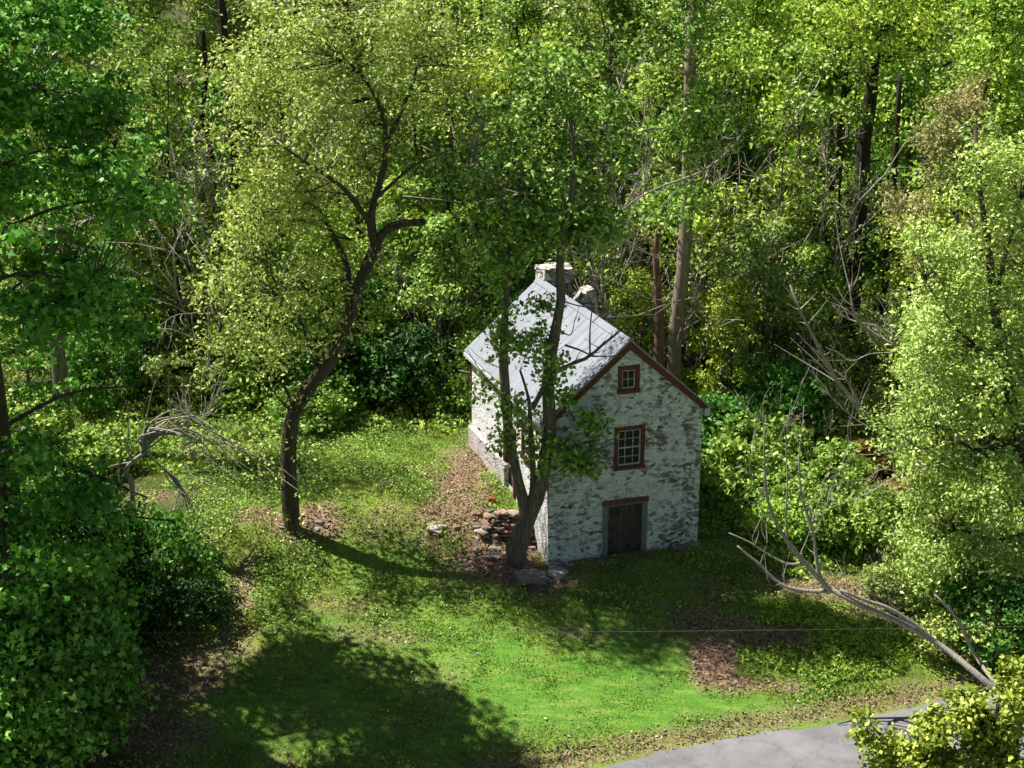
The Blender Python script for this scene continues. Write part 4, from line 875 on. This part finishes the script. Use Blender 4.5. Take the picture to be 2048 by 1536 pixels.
# bare grey brush in the thicket
def brush(seed, h):
    r = np.random.default_rng(seed); tb = Tubes()
    for k in range(13):
        az = r.random()*6.28; el = math.radians(r.uniform(40, 85)); d = (math.cos(az)*math.cos(el), math.sin(az)*math.cos(el), math.sin(el)); L = h*r.uniform(.5, 1.1)
        p = branchy(r, tb, (r.normal(0, .15), r.normal(0, .15), -.1), d, L, .022, 6, .02, .2, 4)
        for q in range(5):
            j = r.integers(2, 6); branchy(r, tb, p[j], p[j]-p[j-1]+r.normal(0, .12, 3)*L*.3, L*.35, .009, 3, .03, .3, 3)
    return tb.mesh('twigs', BK['dead'])
BR = [brush(801, 2.6), brush(802, 3.2), brush(803, 2.0)]
for k, (px, py, i, s_, bt) in enumerate([(1650, 720, 1, 1.3, 'left of the pale forked dead limb'), (1760, 760, 0, 1.1, 'right of the pale forked dead limb'), (1700, 880, 2, 1.2, 'among the rusty brush below the long fallen trunk'), (1810, 960, 0, 1.0, 'beside the curved bare branch'), (1560, 980, 1, 1.0, 'behind the upright dead limbs'),
        (1500, 760, 0, 1.2, 'right of the slim leaning trunk'), (1480, 1000, 2, .9, 'at the tip of the house shadow'), (1620, 940, 0, .9, 'between the upright dead limbs and the rusty brush'), (1690, 1060, 2, 1.0, 'above the fork of the leaning dead tree'), (1540, 850, 0, 1.0, 'right of the house at eave height'), (1760, 1130, 0, .8, 'between the dead tree fork and the right edge tree'), (1240, 480, 1, 1.5, 'right of the chimney, high'), (1290, 430, 0, 1.5, 'left of the rotten broken trunk'), (1430, 500, 1, 1.4, 'right of the pale brown trunk'), (1600, 400, 1, 1.6, 'left of the thick dark trunk'), (880, 420, 0, 1.4, 'right of the sawn off limb'),
        (470, 330, 1, 1.5, 'in the shade left of the olive crown'), (380, 860, 2, 1.1, 'above the drooping tree'), (200, 1200, 2, .9, 'in the lower left under the maple'), (1780, 1230, 2, .8, 'right of the dead tree fork'), (1150, 330, 0, 1.6, 'above the forked tree top'), (1330, 260, 1, 1.5, 'high above the brown trunks')]):
    y_ = None; g = ongr(px, py) if py > 700 else at(px, py, 53-(py-400)/60.)
    z_ = T(g[0], g[1]) if py > 700 else g[2]-1.5
    if py <= 700: z_ = T(g[0], g[1]); s_ = max(s_, (g[2]-z_)/2.6+.3)
    o = link('bare_shrub', BR[i], None, (g[0], g[1], z_), R.uniform(0, 6.28)); o.scale = (s_, s_, s_); tag(o, f'bare grey twiggy brush {bt}', 'shrub', 'bare brush in the thicket')

# ------------------------------------------------------------------ uncountable growth on the ground
def scatter(rng, n, x0, x1, y0, y1):
    return rng.uniform(x0, x1, n), rng.uniform(y0, y1, n)
rg = np.random.default_rng(500)
def blades(x, y, z, h, w, rng):
    n = len(x); a = rng.random(n)*6.28; dx, dy = np.cos(a)*w/2, np.sin(a)*w/2; lx, ly = rng.normal(0, .45, (2, n))*h
    v = np.stack([np.stack([x-dx, y-dy, z-.01], 1), np.stack([x+dx, y+dy, z-.01], 1), np.stack([x+lx, y+ly, z+h], 1)], 1)
    return v.reshape(-1, 3), np.arange(n*3).reshape(-1, 3)
def inhouse(X, Y): return (X > -.15) & (X < HW+.1) & (Y > -.05) & (Y < HL+.1)
x, y = scatter(rg, 420000, -16, 15, 30, 50); X, Y = local(x, y); zb, zl, zw = zones(x, y)
cl = fbm(x, y, .9, 21)
keep = (Y > ROAD_EDGE+.25) & ~inhouse(X, Y) & (rg.random(len(x)) > zb*.9) & (rg.random(len(x)) > zw*.8) & (rg.random(len(x)) < .35+.9*(cl-.25)+zl*.3)
x, y, zl_, cl = x[keep], y[keep], zl[keep], cl[keep]; z = terrain(x, y)
h = (.03+.08*rg.random(len(x))*(.2+1.5*cl))*(1-.7*zl_)
v, f = blades(x, y, z, h, .035+.02*rg.random(len(x)), rg)
GM = leafmat('grass_blade', (.12,.20,.028), (.24,.37,.05), (.50,.55,.18), .2, .7)
tag(link('grass', npmesh('grass', v, f, GM)), 'short uneven grass growing over the lawn and bank', 'grass', kind='stuff')
# broad leaved weeds and tufts in the rough parts
x, y = scatter(rg, 260000, -16, 15, 30, 52); X, Y = local(x, y); zb, zl, zw = zones(x, y); cl = fbm(x, y, 1.3, 31)
keep = (Y > ROAD_EDGE+.6) & ~inhouse(X, Y) & (rg.random(len(x)) > zb) & (rg.random(len(x)) > zl*1.2) & (cl > .45) & (rg.random(len(x)) < np.where(Y < -1.5, .35, .85))
x, y, cl = x[keep], y[keep], cl[keep]; z = terrain(x, y)+(.02+.26*rg.random(len(x))*sstep(.42, .62, cl))
lv = leaves(rg, np.stack([x, y, z], 1), 1, .02, .075, .6, up=1.)
tag(link('low_weeds', leafmesh('low_weeds', [lv], LM['mid'])), 'patches of low leafy weeds in the rough grass', 'weeds', kind='stuff')
# tall lime weeds at lower right
x, y = scatter(rg, 60000, 5, 13.5, 33, 42); g1 = ongr(1640, 1290); X, Y = local(x, y)
d = np.sqrt(((x-g1[0])/2.9)**2+((y-g1[1])/1.45)**2)+.5*(fbm(x, y, .8, 41)-.5); keep = (d < 1) & (Y > ROAD_EDGE+1.) & (rg.random(len(x)) > zones(x, y)[0]*1.3); x, y, d = x[keep], y[keep], d[keep]
z = terrain(x, y)+rg.random(len(x))*.38*(1-d*.7); lv = leaves(rg, np.stack([x, y, z], 1), 1, .02, .14, .28, up=.4)
tag(link('tall_weeds', leafmesh('tall_weeds', [lv], LM['lime'])), 'dense patch of tall lime green weeds below the leaning dead tree', 'weeds', kind='stuff')
# woodland undergrowth
x, y = scatter(rg, 420000, -34, 34, 44, 96); X, Y = local(x, y); zb, zl, zw = zones(x, y); cl = fbm(x, y, 2.2, 51, 4)
x2, y2 = scatter(rg, 60000, 5, 15, 37, 46); x = np.concatenate([x, x2]); y = np.concatenate([y, y2]); X, Y = local(x, y); zb, zl, zw = zones(x, y); cl = fbm(x, y, 2.2, 51, 4)
x3 = rg.uniform(-16, -6.5, 40000); y3 = rg.uniform(31, 46, 40000)
keep = (np.abs(x) < y*.345+3) & (zw > .4) & ~inhouse(X, Y) & (cl > .36) & (rg.random(len(x)) > zb*.7)
x, y, cl = x[keep], y[keep], cl[keep]
z = terrain(x, y)+rg.random(len(x))*(.35+3.2*np.clip(cl-.42, 0, 1))*np.clip((y-40)/12, .3, 1)
lv = leaves(rg, np.stack([x, y, z], 1), 1, .05, .17, .6, up=.5)
tag(link('undergrowth', leafmesh('undergrowth', [lv], LM['mid'])), 'leafy undergrowth covering the floor of the wood', 'undergrowth', kind='stuff')
# dead leaves and straw
x, y = scatter(rg, 150000, -16, 15, 30, 52); X, Y = local(x, y); zb, zl, zw = zones(x, y); keep = (Y > ROAD_EDGE-.02) & ~inhouse(X, Y) & (rg.random(len(x)) < np.maximum(zb, .14*(1-zl)*(fbm(x, y, .8, 61) > .55)))
x, y = x[keep], y[keep]; z = terrain(x, y)+.02+.03*rg.random(len(x))
m, n, b, out = nodes('dead_leaf'); ge = n.nodes.new('ShaderNodeNewGeometry')
n.links.new(ramp(n, [(0, (.10, .05, .03)), (.5, (.25, .16, .10)), (.85, (.40, .29, .19)), (1, (.5, .42, .33))], ge.outputs['Random Per Island']).outputs[0], b.inputs['Base Color']); b.inputs['Roughness'].default_value = .8
lv = leaves(rg, np.stack([x, y, z], 1), 1, .01, .085, .5, up=1.2)
tag(link('leaf_litter', leafmesh('leaf_litter', [lv], m)), 'brown dead leaves and straw on the bare patches', 'leaf litter', kind='stuff')

# ------------------------------------------------------------------ stones, rubble, ruined wall
def rock(name, loc, s, mat, seed, sub=2, flat=.6):
    bm = bmesh.new(); bmesh.ops.create_icosphere(bm, subdivisions=sub, radius=.56)
    r = random.Random(seed); o = Vector((r.uniform(0, 50), r.uniform(0, 50), r.uniform(0, 50))); sx, sy = r.uniform(.8, 1.3), r.uniform(.7, 1.1)
    for v in bm.verts:
        q = v.co.copy(); d = 1+.55*mnoise.noise(q*1.7+o)+.25*mnoise.noise(q*4+o)
        c = Vector((q.x*sx, q.y*sy, q.z*flat))*d
        c = Vector((max(-.42*sx, min(.42*sx, c.x)), max(-.40*sy, min(.40*sy, c.y)), max(-.30*flat, min(.36*flat, c.z)))); v.co = c*s
    me = bpy.data.meshes.new(name); bm.to_mesh(me); bm.free(); me.materials.append(mat)
    return link(name, me, None, loc, r.uniform(0, 6.28))
STN = [plain('grey_rubble_stone', (.20, .18, .165), .9, .5, 7), plain('reddish_rubble_stone', (.22, .11, .085), .9, .5, 7), plain('tan_rubble_stone', (.32, .23, .17), .9, .45, 7), plain('whitewashed_rubble_stone', (.42, .39, .36), .9, .35, 9)]
SN = ['grey', 'reddish', 'tan', 'whitish']
r = random.Random(9)
AREA = [(1000, 1075, .75, 1.0, 64, 'left of the forked trunk'), (960, 1120, .6, .5, 16, 'in the brown strip below the ruined wall'), (1075, 1155, .8, .3, 22, 'in front of the forked trunk'), (1075, 1085, .25, .35, 9, 'between the forked trunk and the house'), (1370, 1098, .35, .12, 6, 'at the right foot of the gable wall'), (895, 1062, .5, .25, 8, 'at the tip of the brown bank'), (620, 1050, .9, .3, 7, 'round the foot of the leaning trunk'), (1150, 1122, .9, .1, 8, 'along the foot of the gable wall')]
protos = {}
for px, py, rx_, ry_, cnt, where in AREA:
    g = ongr(px, py)
    for k in range(cnt):
        x = g[0]+r.uniform(-1, 1)*rx_; y = g[1]+r.uniform(-1, 1)*ry_; ci = r.choice([0, 1, 1, 2, 2, 0, 1, 2, 0, 3]); X, Y = local(x, y)
        if inhouse(X, Y): 
            x, y = world(X, -.16-r.random()*.2)
        s = r.uniform(.12, .30); key = (ci, k % 3)
        if key not in protos: protos[key] = rock('stone', (0, 0, 0), 1., STN[ci], 400+ci*10+k % 3).data; bpy.data.objects.remove([o for o in bpy.data.objects if o.name.startswith('stone') and o.data == protos[key]][0])
        o = link('stone', protos[key], None, (x, y, T(x, y)+s*.04), r.uniform(0, 6.28)); o.scale = (s, s, s)
        tag(o, f'{SN[ci]} rubble stone {where}', 'stone', f'{SN[ci]} rubble stones {where}')
for (px, py, s, ci, lab) in [(1060, 1160, .95, 0, 'large flat pale grey rock in front of the forked trunk'), (1115, 1150, .55, 3, 'whitish flat rock right of the large flat rock'), (870, 1060, .5, 3, 'pale flat rock at the left tip of the brown bank'), (1385, 1092, .4, 2, 'tan rock at the right corner of the gable wall')]:
    g = ongr(px, py); o = rock('stone', (g[0], g[1], T(g[0], g[1])+.03), s, STN[ci], px, 3, .45); tag(o, lab, 'rock')
# ruined dry stone wall beside the house
bm = bmesh.new(); rr = random.Random(31)
A = np.array(world(-1.9, 1.75)); B = np.array(world(-.1, 1.35)); dv = (B-A)/np.linalg.norm(B-A); pv = np.array((-dv[1], dv[0])); Lw = np.linalg.norm(B-A)
for row in range(13):
    u = rr.uniform(-.1, .05)+(.05*row if row < 9 else .05*row+rr.uniform(0, .3))
    while u < Lw:
        w_ = rr.uniform(.16, .5); hh = rr.uniform(.07, .13)
        c = A+dv*(u+w_/2)+pv*(rr.uniform(-.07, .07)-.05*(6-row)*.5); zz = -.2+row*.1+T(*A)*.15; ang = PSI+rr.uniform(-.3, .3)-.15; ca, sa = math.cos(ang), math.sin(ang); tilt = rr.uniform(-.12, .12)
        vv = bmesh.ops.create_icosphere(bm, subdivisions=1, radius=.62)['verts']
        for v in vv:
            q = v.co; q = Vector((max(-.5, min(.5, q.x)), max(-.5, min(.5, q.y)), max(-.5, min(.5, q.z)))); j = rr.uniform(.85, 1.12); X_, Y_ = q.x*w_*j, q.y*.4*j
            v.co = Vector((c[0]+X_*ca-Y_*sa, c[1]+X_*sa+Y_*ca, zz+q.z*hh*j+X_*tilt))
        u += w_*.92
me = bpy.data.meshes.new('ruined_wall'); bm.to_mesh(me); bm.free()
m, n, b, out = nodes('tumbled_brown_stone'); ge = n.nodes.new('ShaderNodeNewGeometry')
n.links.new(ramp(n, [(0, (.08, .06, .05)), (.4, (.20, .15, .12)), (.8, (.34, .27, .22)), (1, (.42, .20, .14))], ge.outputs['Random Per Island']).outputs[0], b.inputs['Base Color']); b.inputs['Roughness'].default_value = .95
bump(n, b, noise(n, 14, 5, .7, objco(n)).outputs[0], .8, .03)
me.materials.append(m)
tag(link('ruined_wall', me), 'tumbled dry stone wall stub between the forked tree and the side of the house', 'stone wall')
# small red scrap lying on the rubble
g = ongr(984, 1003); o = rock('scrap', (g[0], g[1], T(g[0], g[1])+.06), .2, plain('red_painted_scrap', (.36, .02, .015), .5, .3, 9), 77, 2, .8); tag(o, 'small bright red scrap lying at the left end of the tumbled wall', 'scrap')
# small white marker in the lawn
mb = MB(); mb.box(-.035, .035, -.02, .02, -.1, .07, .008); g = ongr(956, 1312); tag(mb.build('marker', WHT, None, (g[0], g[1], T(g[0], g[1]))), 'tiny white marker standing in the mown lawn', 'marker')
# thin overhead wire crossing in front
tb = Tubes(); p0 = at(-300, 1262, 30.); p1 = at(2300, 1248, 30.); t = np.linspace(0, 1, 40)[:, None]; pts = p0*(1-t)+p1*t; pts[:, 2] -= .12*(4*t*(1-t))[:, 0]
tb.add(pts, .0016, 5); tag(link('wire', tb.mesh('wire', plain('grey_wire', (.30, .33, .33), .5, .1, 5))), 'thin pale overhead wire crossing low in front of the lawn', 'wire')
# poles carrying the wire, beyond the frame
